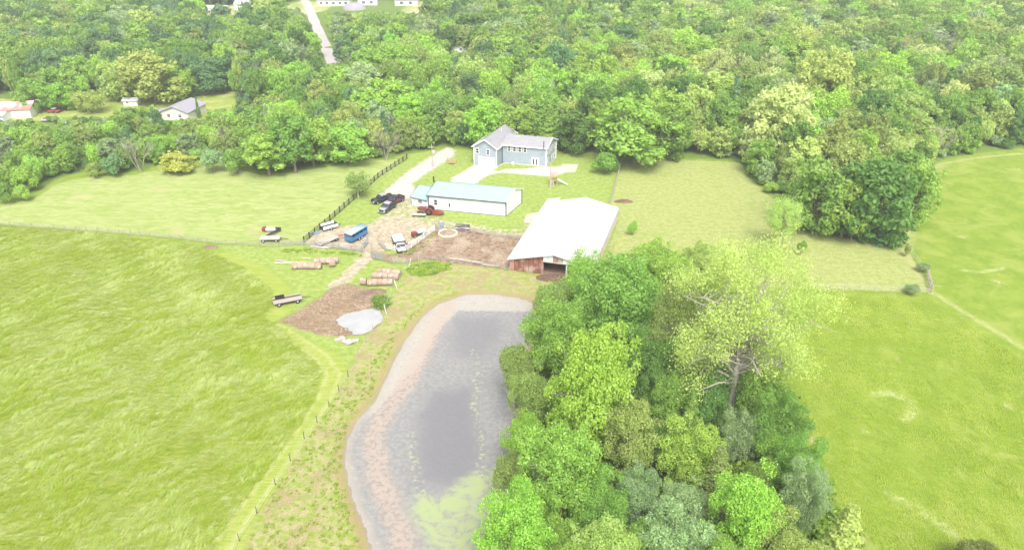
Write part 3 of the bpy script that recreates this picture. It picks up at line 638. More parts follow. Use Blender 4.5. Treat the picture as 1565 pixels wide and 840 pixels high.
plain_house(563, 7, 12, 8, 4, 3.6, 1.8, m_white, m_roofw, 'distant white house, the middle one at the top edge', 'house', 'house', ((.3, 1, 2, 1.4), (.7, 1, 2, 1.4)))
plain_house(622, 8, 14, 8, 0, 3.2, 1.6, m_cream, m_tanroof, 'distant cream house farthest right at the top edge', 'house', 'house', ((.3, 1, 2, 1.4), (.7, 1, 2, 1.4)))
plain_house(372, 14, 8, 8, 0, 3.2, 1.6, m_white, m_roofw, 'distant small white garage between two dark trees, top left', 'garage', 'garage', ())
plain_house(699, 78, 12, 8, -8, 3.0, 1.8, m_white, m_roofw, 'white cottage half hidden in the woods above the grey house', 'cottage', 'house', ((.3, 1, 1, 1), (.7, 1, 1, 1)))
dm = MB(); c_ = P(542, 14); dm.ring([(0, 7), (1.6, 6.2), (2.9, 4.2), (3.6, 1.8), (3.8, .01)], 'z', 18); tag(dm.build('domed_tent', m_tanroof, None, loc=(c_.x, c_.y, 0)), 'distant pale domed roof in front of the white houses', 'dome')
# ================================================================ FENCES, POLES
m_fdark = mat('dark_fence_board', (.050,.042,.040), .85, .2, 3)
m_fpale = mat('pale_weathered_rail', (.33,.30,.27), .85, .2, 2)
m_fwhite = mat('white_pipe_rail', (.78,.77,.74), .6, .06, 2)
m_post = mat('grey_wood_post', (.36,.31,.26), .9, .25, 3, streak=(4, 4, .5))
m_wire = mat('galvanised_wire', (.55,.54,.52), .5, .1, 2)
m_gate = mat('blue_grey_gate_pipe', (.20,.25,.32), .5, .15, 2)
m_rustp = mat('rusty_pink_panel', (.33,.22,.19), .8, .2, 2)
_unit = {}
def unit(kind, m):
    k = (kind, m.name)
    if k not in _unit:
        b = MB()
        if kind == 'box': b.box(0, 1, -.5, .5, -.5, .5)
        elif kind == 'rod': b.tube([(0, 0, 0), (1, 0, 0)], .5, 6)
        elif kind == 'post': b.box(-.5, .5, -.5, .5, 0, 1)
        elif kind == 'rpost': b.tube([(0, 0, -.05), (0, 0, .97), (0, 0, 1)], [.5, .5, .4], 7)
        _unit[k] = b.mesh(kind+'_piece', m)
    return _unit[k]
def fence(name, label, pts, m, ph, pw, gap, rails, rh, rt, cat='fence', group=None, rod=False, pm=None, rpost=False, lean=.02, rname='rail', seed=0):
    rnd = random.Random(seed); P0 = Vector(pts[0]); o = empty(name, (P0.x, P0.y, 0), 0, label, cat, group)
    for a, b in zip(pts[:-1], pts[1:]):
        a = Vector(a[:2])-P0; b = Vector(b[:2])-P0; L = (b-a).length; n = max(1, round(L/gap)); st = [a+(b-a)*i/n for i in range(n+1)]
        for i, p_ in enumerate(st):
            if i == n and b != Vector(pts[-1][:2])-P0: continue
            mobj('post', unit('rpost' if rpost else 'post', pm or m), o, (p_.x, p_.y, gz(p_.x+P0.x, p_.y+P0.y)-.05), (rnd.uniform(-lean, lean), rnd.uniform(-lean, lean), math.atan2(b.y-a.y, b.x-a.x)), (pw, pw, ph*rnd.uniform(.96, 1.05)))
        step = 1 if not rod else 2
        i = 0
        while i < n:
            j = min(n, i+step); p_, q_ = st[i], st[j]
            za, zb = gz(p_.x+P0.x, p_.y+P0.y), gz(q_.x+P0.x, q_.y+P0.y)
            for z_ in rails:
                d = q_-p_; l_ = math.sqrt(d.length**2+(zb-za)**2)
                nn = Vector((d.y, -d.x)).normalized()*(pw/2+rt/2)
                mobj(rname, unit('rod' if rod else 'box', m), o, (p_.x+nn.x, p_.y+nn.y, za+z_+rnd.uniform(-.01, .01)), (0, -math.atan2(zb-za, d.length), math.atan2(d.y, d.x)), (l_+.02, rt, rh))
            i = j
    return o
W2 = lambda pts: P2(pts)
fence('board_fence', 'dark four-board fence running from the farmyard up to the woods', W2([(465,371),(512,331),(547,300)]), m_fdark, 1.5, .2, 2.4, (.30, .78, 1.26), .13, .05, seed=1)
fence('board_fence', 'dark board fence stretch beyond the small fence-line tree, up by the woods', W2([(549,298),(578,272),(622,243)]), m_fdark, 1.5, .2, 2.4, (.30, .78, 1.26), .13, .05, seed=2)
fence('field_fence', 'long pale wire fence with wooden top rail between the two left pastures', W2([(-40,341),(0,345),(100,352),(200,359),(290,368),(330,373),(395,377),(425,378)]), m_fpale, 1.25, .14, 2.5, (.3, .6, .9, 1.18), .05, .04, pm=m_post, rpost=True, seed=3)
fence('board_fence', 'weathered pale board fence along the lumber rows at the yard edge', W2([(430,376),(463,375),(500,378),(556,386)]), m_fpale, 1.4, .16, 2.4, (.3, .65, 1.0, 1.3), .12, .05, pm=m_post, seed=4)
fence('pipe_fence', 'white pipe fence running diagonally between the yard and the dirt corral', W2([(617,387),(640,371),(664,353)]), m_fwhite, 1.5, .13, 2.4, (.35, .7, 1.05, 1.4), .10, .10, rod=True, seed=5)
fence('pipe_fence', 'white pipe fence corner in front of the parked dump trailer', W2([(590,381),(604,384),(617,387)]), m_fwhite, 1.5, .13, 2.2, (.35, .7, 1.05, 1.4), .10, .10, rod=True, seed=6)
fence('corral_fence', 'pale corral fence along the far side of the dirt corral, behind the sand ring', W2([(667,350),(698,352),(740,358),(775,364),(808,369)]), m_fpale, 1.3, .14, 2.3, (.35, .75, 1.15), .1, .05, pm=m_post, seed=7)
fence('corral_fence', 'low whitish fence along the pond side of the dirt corral', W2([(641,397),(680,398),(720,404),(756,410),(779,414)]), m_fpale, 1.15, .11, 2.4, (.35, .65, .95), .06, .03, pm=m_post, seed=8)
fence('lawn_fence', 'pale rail fence between the house lawn and the grazed pasture', W2([(950,247),(944,272),(938,296),(931,322)]), m_fpale, 1.3, .16, 2.6, (.4, .8, 1.2), .09, .05, pm=m_post, seed=9)
fence('wire_fence', 'thin wire fence across the bottom of the grazed pasture', W2([(1225,441),(1290,443),(1360,446),(1418,448)]), m_wire, 1.2, .12, 3.0, (.4, .8, 1.15), .03, .03, pm=m_post, rpost=True, rod=True, rname='wire', seed=10)
fence('wire_fence', 'thin wire fence from the clump of trees to the wooden corner brace', W2([(1383,374),(1400,398),(1418,424)]), m_wire, 1.25, .13, 3.0, (.4, .8, 1.15), .03, .03, pm=m_post, rpost=True, rod=True, rname='wire', seed=11)
fence('corner_brace', 'grey wooden corner brace where the pasture fences meet on the right', W2([(1417,424),(1420,435),(1423,447)]), m_post, 1.7, .26, 1.6, (.75, 1.35), .16, .12, cat='fence brace', rpost=True, seed=12)
fence('electric_fence', 'thin dark stakes with wire beside the mown track left of the pond', W2([(345,870),(366,826),(393,785),(421,741),(465,670),(503,621),(532,575)]), m_wire, 1.25, .085, 4.2, (.5, 1.0), .02, .02, pm=m_fdark, rpost=True, rod=True, rname='wire', seed=13)
fence('electric_fence', 'line of stakes between the small pond and the big pond', W2([(548,545),(570,505),(588,478),(600,440),(624,408)]), m_wire, 1.3, .10, 4.6, (.5, 1.0), .02, .02, pm=m_post, rpost=True, rod=True, rname='wire', seed=14)
for (x_, y_, lx, l_) in ((591, 480, -3, 'leaning white stake by the rushes at the small pond'), (607, 441, -4, 'leaning white stake below the stacked hay bales'), (624, 409, 5, 'leaning white stake by the weed patch')):
    p_ = P(x_, y_); q_ = P(x_+lx, y_-14, 1.6); b = MB(); b.tube([(0, 0, -.1), (lx/8, .2, 1.9)], .055, 6); tag(b.build('stake', m_fwhite, None, loc=p_), l_, 'stake')
# gates and cattle panels
def gate(name, label, a, b, m, bars, h=1.45, cat='gate', verts=3, mesh=False):
    a = Vector(a); b = Vector(b); L = (b-a).length; d = b-a; o = empty(name, (a.x, a.y, 0), math.atan2(d.y, d.x), label, cat)
    fr = MB(); r = .045
    fr.tube([(0, 0, .15), (0, 0, h)], r, 6); fr.tube([(L, 0, .15), (L, 0, h)], r, 6); fr.build('frame', m, o)
    for i in range(bars): mobj('bar', unit('rod', m), o, (0, 0, .15+(h-.15)*i/(bars-1)), None, (L, .08, .08))
    for i in range(1, verts): mobj('upright', unit('post', m), o, (L*i/verts, 0, .15), None, (.07, .05, h-.15))
    return o
p2 = P2([(568,384),(569,396),(586,399),(600,403),(622,404),(640,398),(578,372),(590,385)])
gate('pipe_gate', 'blue-grey pipe gate standing at the corner of the dirt lane', p2[1], p2[2], m_gate, 6)
gate('pipe_gate', 'blue-grey pipe gate end-on beside the dirt lane', p2[0], p2[1], m_gate, 6)
gate('cattle_panel', 'rusty pinkish cattle panel next to the blue-grey gate', p2[2], p2[3], m_rustp, 6, verts=5, cat='panel')
gate('cattle_panel', 'rusty cattle panel, the middle of the row beside the lane', p2[3], p2[4], m_fpale, 6, verts=6, cat='panel')
gate('cattle_panel', 'rusty slatted cattle panel at the corral corner above the weed patch', p2[4], p2[5], m_rustp, 6, verts=10, cat='panel', h=1.7)
gate('pipe_gate', 'pale gate between the lane and the dump trailer', p2[6], p2[7], m_fpale, 5)
p2 = P2([(553,385),(563,372),(656,344),(668,352)])
gate('pipe_gate', 'grey gate leaning open beside the blue horse trailer', p2[0], p2[1], m_gate, 6)
# wooden end posts of the corral
for (x_, y_, h_, l_) in ((671, 351, 3.0, 'tall brown wooden post at the corner of the dirt corral'), (665, 351, 2.3, 'shorter pale wooden post at the corner of the dirt corral'), (640, 399, 2.0, 'rusty post at the lower corner of the dirt corral')):
    p_ = P(x_, y_); b = MB(); b.tube([(0, 0, -.1), (0, 0, h_*.96), (0, 0, h_)], [.17, .15, .11], 9); tag(b.build('wooden_post', m_post, None, loc=p_), l_, 'post')
# utility poles
m_pole = mat('weathered_utility_pole', (.42,.37,.32), .9, .2, 2, streak=(4, 4, .3))
def upole(px, py, h, label, trans=False, arm=True):
    p_ = P(px, py); o = empty('utility_pole', p_, 0, label, 'utility pole')
    b = MB(); b.tube([(0, 0, -.2), (0, 0, h*.5), (0, 0, h)], [.17, .14, .10], 9); b.build('pole', m_pole, o)
    if trans:
        b = MB(); b.ring([(h-2.5, .05), (h-2.45, .30), (h-1.4, .30), (h-1.3, .12), (h-1.2, .05)], 'z', 12, (.42, 0, 0)); b.build('transformer', m_wire, o)
        b = MB(); b.tube([(0, 0, h-.1), (0, 0, h+.5)], .05, 6); b.build('pin', m_wire, o)
    if arm:
        b = MB(); b.cbox((0, -.15, h-.4), 1.6, .1, .12); b.build('crossarm', m_pole, o)
    return o
upole(661.5, 255, 5.8, 'utility pole with a grey transformer beside the gravel driveway', True)
upole(841, 287, 6.2, 'slim dark pole on the lawn between the grey house and the barn', False, False)
p_ = P(663, 278); b = MB(); b.tube([(0, 0, -.1), (0, 0, 1.5)], [.2, .17], 8); tag(b.build('wooden_post', m_fdark, None, loc=p_), 'short dark post at the corner of the blue-roofed workshop', 'post')
# overhead line: two wires from the transformer pole towards the slim pole
# ================================================================ VEHICLES
m_tyre = mat('black_tyre_rubber', (.03,.03,.03), .9, .2, 4)
m_rim = mat('grey_wheel_rim', (.55,.55,.56), .35, .1, 4, metal=.6)
m_carglass = mat('dark_car_glass', (.035,.045,.055), .06, .1, 1, spec=.8)
m_chrome = mat('bright_bumper_metal', (.65,.65,.66), .25, .05, 2, metal=.8)
m_lamp = mat('clear_headlamp', (.75,.75,.72), .15, .05, 2)
m_red = mat('red_lamp_plastic', (.45,.03,.03), .3, .1, 2)
m_blkplastic = mat('black_plastic', (.03,.03,.035), .6, .1, 3)
def wheel(parent, x, y, r, w, name='wheel', rim=None, tm=None):
    b = MB(); b.ring([(-w/2, r*.55), (-w/2, r*.9), (-w*.3, r), (w*.3, r), (w/2, r*.9), (w/2, r*.55)], 'y', 18)
    o = b.build(name, tm or m_tyre, parent, loc=(x, y, r))
    b = MB(); b.ring([(-w*.44, .02), (-w*.44, r*.2), (-w*.4, r*.56), (w*.4, r*.56), (w*.44, r*.2), (w*.44, .02)], 'y', 14); b.build('rim', rim or m_rim, o)
    return o
def pickup(px, py, head, paint, label, roofm=None, bedm=None, hoodm=None, L=5.5):
    """local +x is the front"""
    p_ = P(px, py); o = empty('pickup_truck', p_, R(head), label, 'pickup truck'); w = .98; s = L/5.5
    b = MB(); b.loft([(-2.65*s, w*.96, .55, 1.02), (-2.6*s, w, .45, 1.10), (-.95, w, .38, 1.12), (.9, w, .38, 1.14), (1.9*s, w*.98, .40, 1.12), (2.5*s, w*.93, .46, 1.06), (2.68*s, w*.85, .52, .95)], 8, 6); b.build('body', paint, o)
    b = MB(); b.loft([(.95, w*.84, 1.05, 1.20), (1.9*s, w*.82, 1.03, 1.17), (2.5*s, w*.74, .98, 1.08)], 8, 5); b.build('hood', hoodm or paint, o)
    b = MB(); b.loft([(-1.15, w*.88, 1.08, 1.12), (-1.08, w*.88, 1.08, 1.20), (-.85, w*.80, 1.08, 1.80), (.1, w*.80, 1.08, 1.86), (.45, w*.80, 1.08, 1.80), (1.0, w*.87, 1.08, 1.20), (1.06, w*.87, 1.08, 1.12)], 8, 7); b.build('cab', m_carglass, o)
    b = MB(); b.loft([(-.92, w*.79, 1.74, 1.86), (-.8, w*.80, 1.76, 1.91), (.1, w*.80, 1.78, 1.92), (.5, w*.79, 1.74, 1.86)], 8, 5); b.build('roof', roofm or paint, o)
    pb = MB()
    for sgn in (-1, 1):
        for (xa, xb) in ((-1.1, -.85), (-.2, -.2), (1.02, .5)): pb.beam((xa, sgn*w*.885, 1.12), (xb, sgn*w*.815, 1.80), .09, .05)
    pb.build('pillar', paint, o)
    b = MB(); x0, x1 = -2.55*s, -1.2; b.box(x0, x1, -w*.8, w*.8, 1.12, 1.15); b.box(x0, x1, -w*.97, -w*.86, 1.10, 1.32); b.box(x0, x1, w*.86, w*.97, 1.10, 1.32); b.box(x0-.06, x0, -w*.97, w*.97, 1.10, 1.32); b.build('bed', bedm or paint, o)
    b = MB(); b.box(x0+.06, x1-.02, -w*.78, w*.78, 1.151, 1.17); b.build('bed_liner', m_blkplastic, o)
    b = MB(); b.box(2.6*s, 2.72*s, -.55, .55, .62, .90); b.build('grille', m_blkplastic, o)
    b = MB(); b.loft([(2.62*s, w*.9, .42, .60), (2.78*s, w*.8, .44, .58)], 6, 6); b.build('bumper', m_chrome, o)
    b = MB(); b.loft([(-2.78*s, w*.8, .48, .62), (-2.62*s, w*.9, .46, .64)], 6, 6); b.build('bumper', m_chrome, o)
    for sgn in (-1, 1):
        b = MB(); b.cbox((2.62*s, sgn*.74, .80), .14, .26, .2); b.build('headlight', m_lamp, o)
        b = MB(); b.cbox((-2.63*s, sgn*.86, .90), .08, .14, .3); b.build('taillight', m_red, o)
        b = MB(); b.cbox((.80, sgn*1.08, 1.25), .12, .2, .2); b.build('mirror', m_blkplastic, o)
        for x_ in (-1.75*s, 1.75*s): wheel(o, x_, sgn*(w-.08), .39, .27)
    return o
m_black = mat('black_car_paint', (.025,.027,.035), .22, .1, 1, spec=.8)
m_silver = mat('silver_car_paint', (.42,.43,.45), .3, .06, 1, metal=.3, spec=.7)
m_maroon = mat('maroon_car_paint', (.16,.035,.05), .28, .1, 1, spec=.7)
pickup(584.5, 308, -142, m_black, 'dark pickup truck with pale reflective roof, leftmost of three parked on the grass', m_silver)
pickup(603, 310.5, -126, m_maroon, 'maroon flat-backed pickup truck, rearmost of the three by the driveway', m_black, m_black)
pickup(592.5, 321, -112, m_black, 'black and silver pickup truck facing the camera, nearest of the three', m_silver, None, m_silver)
# dump trailer / truck with white load cover
def dump_truck():
    p_ = P(611, 379); o = empty('dump_truck', p_, R(-72), 'white and grey dump truck parked inside the white pipe fence corner', 'truck')
    b = MB(); b.box(-2.9, 1.0, -.55, .55, .55, .75); b.box(1.0, 2.6, -.5, .5, .5, .72); b.build('chassis', m_blkplastic, o)
    b = MB(); b.box(-3.0, .85, -1.12, 1.12, .95, 1.02); b.box(-3.0, .85, -1.15, -1.07, .95, 1.75); b.box(-3.0, .85, 1.07, 1.15, .95, 1.75); b.box(.80, .88, -1.15, 1.15, .95, 1.95); b.box(-3.06, -2.98, -1.15, 1.15, .95, 1.75); b.build('dump_bed', m_blkplastic, o)
    for i in range(3):
        b = MB(); xa = -2.95+i*1.27; b.add([(xa, -1.16, 1.74), (xa+1.22, -1.16, 1.74), (xa+1.22, 0, 1.86), (xa, 0, 1.86), (xa, 1.16, 1.74), (xa+1.22, 1.16, 1.74), (xa, -1.16, 1.70), (xa+1.22, -1.16, 1.70), (xa+1.22, 1.16, 1.70), (xa, 1.16, 1.70)], [(0,1,2,3),(3,2,5,4),(6,9,8,7),(0,6,7,1),(4,5,8,9),(0,3,4,9,6),(1,7,8,5,2)]); b.build('cover_panel', m_white, o)
    b = MB(); b.loft([(.98, .95, .6, 1.2), (1.0, .98, .6, 1.85), (1.9, .96, .6, 1.85), (2.3, .95, .6, 1.2), (2.95, .9, .6, 1.1), (3.05, .8, .65, 1.0)], 8, 6); b.build('cab', m_silver, o)
    b = MB(); b.add([(1.98, -.8, 1.74), (1.98, .8, 1.74), (2.32, .82, 1.24), (2.32, -.82, 1.24)], [(0,1,2,3)]); b.v = [(x+.03, y, z+.03) for x, y, z in b.v]; b.slab([(x, y, z) for x, y, z in b.v], .02); b.build('windshield', m_carglass, o)
    for s in (-1, 1):
        wheel(o, -1.6, s*.9, .45, .35); wheel(o, 2.2, s*.85, .43, .28)
        b = MB(); b.cbox((3.02, s*.65, .85), .1, .25, .18); b.build('headlight', m_lamp, o)
        b = MB(); b.cbox((1.5, s*.965, 1.5), .7, .03, .4); b.build('side_window', m_carglass, o)
    return o
dump_truck()
# tractor and red mower
m_tred = mat('faded_tractor_red', (.23,.045,.035), .55, .2, 2, dirt=((.30,.15,.11), .6))
def tractor():
    p_ = P(652, 326.5); o = empty('tractor', p_, R(170), 'old red tractor beside the white workshop', 'tractor')
    b = MB(); b.loft([(.1, .36, 1.05, 1.65), (.3, .38, 1.0, 1.72), (1.7, .36, .95, 1.62), (1.95, .30, .95, 1.5)], 8, 5); b.build('hood', m_tred, o)
    b = MB(); b.box(.0, 1.7, -.26, .26, .55, 1.05); b.box(-1.0, .1, -.32, .32, .55, 1.15); b.build('engine_block', mat('green_grey_castings', (.16,.17,.12), .8, .3, 3), o)
    b = MB(); b.box(1.92, 1.99, -.28, .28, .95, 1.48); b.build('grille', m_blkplastic, o)
    for s in (-1, 1):
        wheel(o, -.75, s*.85, .82, .42, rim=m_tred); wheel(o, 1.65, s*.75, .40, .22, rim=m_tred)
        b = MB(); vs = []
        n = 9
        for i in range(n+1):
            a = R(20+150*i/n); vs += [(-.75+math.cos(a)*.95, s*.58, .82+math.sin(a)*.95), (-.75+math.cos(a)*.95, s*1.06, .82+math.sin(a)*.95)]
        b.add(vs, [(2*i, 2*i+1, 2*i+3, 2*i+2) for i in range(n)]); f = b.build('fender', m_tred, o); md = f.modifiers.new('thick', 'SOLIDIFY'); md.thickness = .05
    b = MB(); b.tube([(1.65, -.75, .42), (1.65, .75, .42)], .07, 6); b.tube([(-.75, -.8, .82), (-.75, .8, .82)], .12, 8); b.build('axle', m_blkplastic, o)
    b = MB(); b.box(-.85, -.35, -.28, .28, 1.3, 1.38); b.box(-.92, -.84, -.28, .28, 1.3, 1.75); b.build('seat', m_blkplastic, o)
    b = MB(); n = 14; b.tube([(-.05+.1*math.cos(2*PI*i/n), .24*math.sin(2*PI*i/n), 1.85+.22*math.cos(2*PI*i/n)*.6) for i in range(n+1)], .025, 5); b.tube([(.2, 0, 1.5), (-.05, 0, 1.85)], .025, 5); b.build('steering_wheel', m_blkplastic, o)
    b = MB(); b.tube([(1.1, .12, 1.6), (1.1, .12, 2.3)], .05, 6); b.build('exhaust_pipe', m_blkplastic, o)
    return o
tractor()
p_ = P(668, 327.5); o = empty('rotary_mower', p_, R(168), 'flat red rotary mower hitched behind the tractor', 'mower')
b = MB(); b.prism([(-1.3, -.5), (-1.0, -.95), (.8, -.95), (1.1, -.4), (1.1, .4), (.8, .95), (-1.0, .95), (-1.3, .5)], .25, .62); b.build('deck', m_tred, o)
b = MB(); b.cbox((-.1, 0, .75), .5, .4, .25); b.tube([(.4, 0, .75), (1.5, 0, .95)], .07, 6); b.tube([(.6, -.5, .65), (1.4, 0, 1.4)], .05, 6); b.tube([(.6, .5, .65), (1.4, 0, 1.4)], .05, 6); b.build('gearbox', m_tred, o); wheel(o, -1.45, 0, .28, .16)
# pale bench-like frame in front of the tractor
m_plank = mat('bleached_planks', (.46,.42,.36), .85, .15, 1.5, streak=(.6, 6, 1))
m_bed = mat('greyed_wagon_boards', (.36,.31,.27), .85, .2, 1.5, streak=(.5, 6, 1), dirt=((.28,.24,.20), .58))
def trestle(px, py, L, w, rz, z, label, cat, name, m=m_plank, n=4, leg=.5):
    p_ = P(px, py); o = empty(name, p_, R(rz), label, cat)
    for i in range(n): 
        y0 = -w/2+w*i/n; b = MB(); b.box(-L/2+.02*(i % 2), L/2, y0+.01, y0+w/n-.01, z, z+.06); b.build('plank', m, o)
    b = MB()
    for s in (-1, 1):
        for t_ in (-1, 1): b.beam((s*L*.38, t_*w*.4, 0), (s*L*.38, t_*w*.4, z-.002), .09)
        b.beam((s*L*.38, -w*.48, z-.06), (s*L*.38, w*.48, z-.06), .08, .1)
    b.build('leg', m_fdark, o); return o
trestle(640.5, 331, 3.2, 1.1, -4, .55, 'low white slatted bench-like table on the grass in front of the tractor', 'table', 'slatted_table')
def wagon(name, label, px, py, rz, L, w, z, m, nw=4, cat='wagon', planks=5, rails=0, tongue=1.6, wr_=.38, dark=None):
    p_ = P(px, py); o = empty(name, p_, R(rz), label, cat)
    for i in range(planks):
        y0 = -w/2+w*i/planks; b = MB(); b.box(-L/2, L/2-.03*(i % 2), y0+.008, y0+w/planks-.008, z, z+.07+.008*(i % 2)); b.build('plank', dark if (dark and i == planks-2) else m, o)
    b = MB()
    for s in (-1, 1): b.box(-L/2+.05, L/2-.05, s*w*.3-.06, s*w*.3+.06, z-.18, z-.002)
    for x_ in (-L*.32, L*.32): b.box(x_-.05, x_+.05, -w*.45, w*.45, wr_-.05, wr_+.05); b.box(x_-.05, x_+.05, -.1, .1, wr_, z-.1)
    b.build('frame', m_fdark, o)
    for x_ in ((-L*.32, L*.32) if nw == 4 else (-.0,)):
        for s in (-1, 1): wheel(o, x_, s*w*.46, wr_, .22)
    b = MB(); b.tube([(L/2-.1, 0, z-.15), (L/2+tongue, 0, .35)], .06, 6); b.build('tongue', m_fdark, o)
    if rails:
        for s in (-1, 1): b = MB(); b.box(-L/2, L/2, s*w/2-.04, s*w/2+.04, z+.08, z+.08+rails); b.build('side_board', m_white, o)
        b = MB(); b.box(-L/2-.05, -L/2, -w/2, w/2, z+.08, z+.08+rails); b.build('tailgate', m_white, o)
    return o
hw = wagon('hay_wagon', 'flat grey hay wagon standing at the edge of the tall grass', 440, 462, 24, 5.0, 2.3, .75, m_bed, dark=m_fdark)
b = MB(); b.box(-.8, .8, -.35, .35, 0, .12); b.box(-.8, .8, .3, .36, .1, .5); 
for i in range(5): b.box(-.78+i*.37, -.70+i*.37, -.3, .3, .12, .42)
p_ = hw.matrix_basis @ Vector((-1.2, .55, .84)); tag(b.build('black_crate', m_blkplastic, None, loc=p_, rot=(0, 0, R(24))), 'black metal crate lying on the hay wagon', 'crate')
wagon('flatbed_wagon', 'pale pinkish flat wagon parked left of the yard against the field fence', 414, 368, 3, 4.2, 2.0, .72, mat('pinkish_deck', (.44,.37,.34), .8, .1, 1.5))
wagon('flatbed_trailer', 'pale flatbed trailer parked between the board fence and the horse trailer', 500, 371, 52, 5.2, 2.3, .7, mat('sandy_deck', (.40,.36,.29), .8, .1, 1.5), nw=4, cat='trailer')
# small black utility trailer with white sides
p_ = P(503, 349.5); o = empty('utility_trailer', p_, R(38), 'white-sided utility trailer with black bed beside the dark board fence', 'trailer')
b = MB(); b.box(-1.7, 1.7, -.95, .95, .55, .62); b.build('bed', m_blkplastic, o)
for s in (-1, 1):
    b = MB(); b.box(-1.75, 1.75, s*.98-.04, s*.98+.04, .5, 1.15); b.build('side_panel', m_white, o); wheel(o, .0, s*1.15, .36, .22)
    b = MB(); b.box(-.5, .5, s*1.18-.16, s*1.18+.16, .76, .82); b.build('fender', m_white, o)
b = MB(); b.box(-1.78, -1.7, -1, 1, .5, 1.1); b.build('tailgate', m_blkplastic, o); b = MB(); b.box(1.7, 1.76, -1, 1, .5, 1.15); b.build('front_panel', m_blkplastic, o)
b = MB(); b.tube([(1.7, -.6, .5), (2.9, 0, .45)], .05, 6); b.tube([(1.7, .6, .5), (2.9, 0, .45)], .05, 6); b.build('tongue', m_blkplastic, o)
# red and white implement with a dark drawbar, on the pasture
p_ = P(413, 354); o = empty('hay_mower', p_, R(0), 'red and white hay implement standing on the pasture behind the pinkish wagon', 'farm implement')
b = MB(); b.loft([(-1.6, .45, .35, 1.0), (-1.5, .5, .3, 1.15), (-.9, .5, .3, 1.15), (-.8, .45, .35, 1.0)], 8, 5); b.build('end_cover', m_tred, o)
b = MB(); b.box(-.85, 1.4, -.4, .4, .45, .85); b.build('main_cover', m_white, o)
b = MB(); b.box(1.2, 2.3, -.35, .35, .4, .95); b.build('gearbox', m_blkplastic, o)
b = MB(); b.beam((1.7, -.2, .6), (.3, -3.2, .55), .5, .2); b.beam((2.1, -.2, .6), (.6, -3.2, .55), .12, .12); b.build('drawbar', m_fdark, o)
for x_ in (-1.0, 1.8): wheel(o, x_, .5, .34, .2)
# blue horse trailer
m_blue = mat('bright_blue_trailer_paint', (.050,.190,.360), .4, .12, 1.5)
m_pblue = mat('pale_blue_trailer_roof', (.33,.48,.56), .35, .08, 1)
def horse_trailer():
    p_ = P(545, 364.5); o = empty('horse_trailer', p_, R(62), 'bright blue horse trailer with pale rounded roof in the farmyard', 'horse trailer'); L, w = 5.2, .98
    b = MB(); b.box(-L/2, L/2, -w, w, .48, .58)
    for s in (-1, 1): b.box(-L/2, L/2, s*w-.03, s*w+.03, .58, 1.35); b.box(-L/2, L/2, s*w-.03, s*w+.03, 1.95, 2.12)
    b.box(L/2-.05, L/2, -w+.04, w-.04, .6, 2.1); b.build('body', m_blue, o)
    for s in (-1, 1):
        for i in range(5): bb = MB(); x_ = -L/2+.1+i*(L-.2)/4; bb.box(x_-.07, x_+.07, s*w-.05, s*w+.05, 1.352, 1.948); bb.build('side_slat', m_blue, o)
        for i in range(6): bb = MB(); x_ = -L/2+.45+i*(L-.9)/5; bb.box(x_-.025, x_+.025, s*w+s*.031-.012, s*w+s*.031+.012, .6, 1.34); bb.build('rib', m_navy, o)
    b = MB(); n = 8; vs = []
    for x_ in (-L/2-.08, L/2+.05):
        for i in range(n+1): a = PI*i/n; vs.append((x_, -math.cos(a)*(w+.05), 2.12+math.sin(a)*.32))
    b.add(vs, [(i, i+1, n+2+i, n+1+i) for i in range(n)]+[tuple(range(n, -1, -1)), tuple(range(n+1, 2*n+2))], True); b.build('roof', m_pblue, o)
    for s in (-1, 1):
        d = MB(); d.box(-L/2-.04, -L/2, .02 if s > 0 else -w+.02, w-.02 if s > 0 else -.02, .58, 1.55); dd = d.build('rear_door', m_blue, o)
        h_ = MB(); h_.cbox((-L/2-.07, s*.1, 1.1), .06, .06, .3); h_.build('latch', m_chrome, dd)
    b = MB(); b.box(-L/2+.02, -L/2+.05, -w*.8, w*.8, 1.56, 2.1); b.build('rear_opening_shade', m_dark, o)  # solid dark panel above the doors, standing in for the shade inside
    b = MB(); b.box(-L/2-.09, -L/2-.03, -w*.55, w*.55, 1.95, 2.2); b.build('door_header', m_rustp, o)
    for s in (-1, 1):
        for x_ in (-.45, .4): wheel(o, x_, s*(w+.12), .36, .22, rim=m_white)
        b = MB(); b.box(-.95, .9, s*(w+.14)-.16, s*(w+.14)+.16, .76, .81); b.build('fender', m_blue, o)
    b = MB(); b.tube([(L/2, -.6, .5), (L/2+1.2, 0, .5)], .05, 6); b.tube([(L/2, .6, .5), (L/2+1.2, 0, .5)], .05, 6); b.build('tongue', m_blkplastic, o)
horse_trailer()
# red machine and white tank by the white fence
p_ = P(637, 361); o = empty('sprayer', p_, R(35), 'white tank sprayer with a red frame standing behind the white pipe fence', 'sprayer')
b = MB(); b.ring([(-.8, .05), (-.78, .35), (-.6, .45), (.9, .45), (1.1, .35), (1.12, .05)], 'x', 14, (1.0, 0, .95)); b.build('tank', m_white, o)
b = MB(); b.box(-1.1, -.1, -.45, .45, .5, 1.15); b.build('engine_cover', m_tred, o)
b = MB(); b.box(-1.2, 2.2, -.35, .35, .38, .48); b.tube([(2.2, 0, .45), (3.0, 0, .8)], .05, 6); b.build('frame', m_blkplastic, o)
for s in (-1, 1): wheel(o, 1.2, s*.6, .38, .2); wheel(o, -.7, s*.5, .3, .18)
p_ = P(625, 374.5); o = empty('walk_behind_mower', p_, R(35), 'small red walk-behind mower by the corner of the white pipe fence', 'mower')
b = MB(); b.loft([(-.5, .3, .15, .4), (-.4, .36, .12, .5), (.5, .36, .12, .5), (.6, .28, .15, .4)], 8, 5); b.build('deck', mat('bright_red_paint', (.55,.05,.05), .4, .1, 2), o)
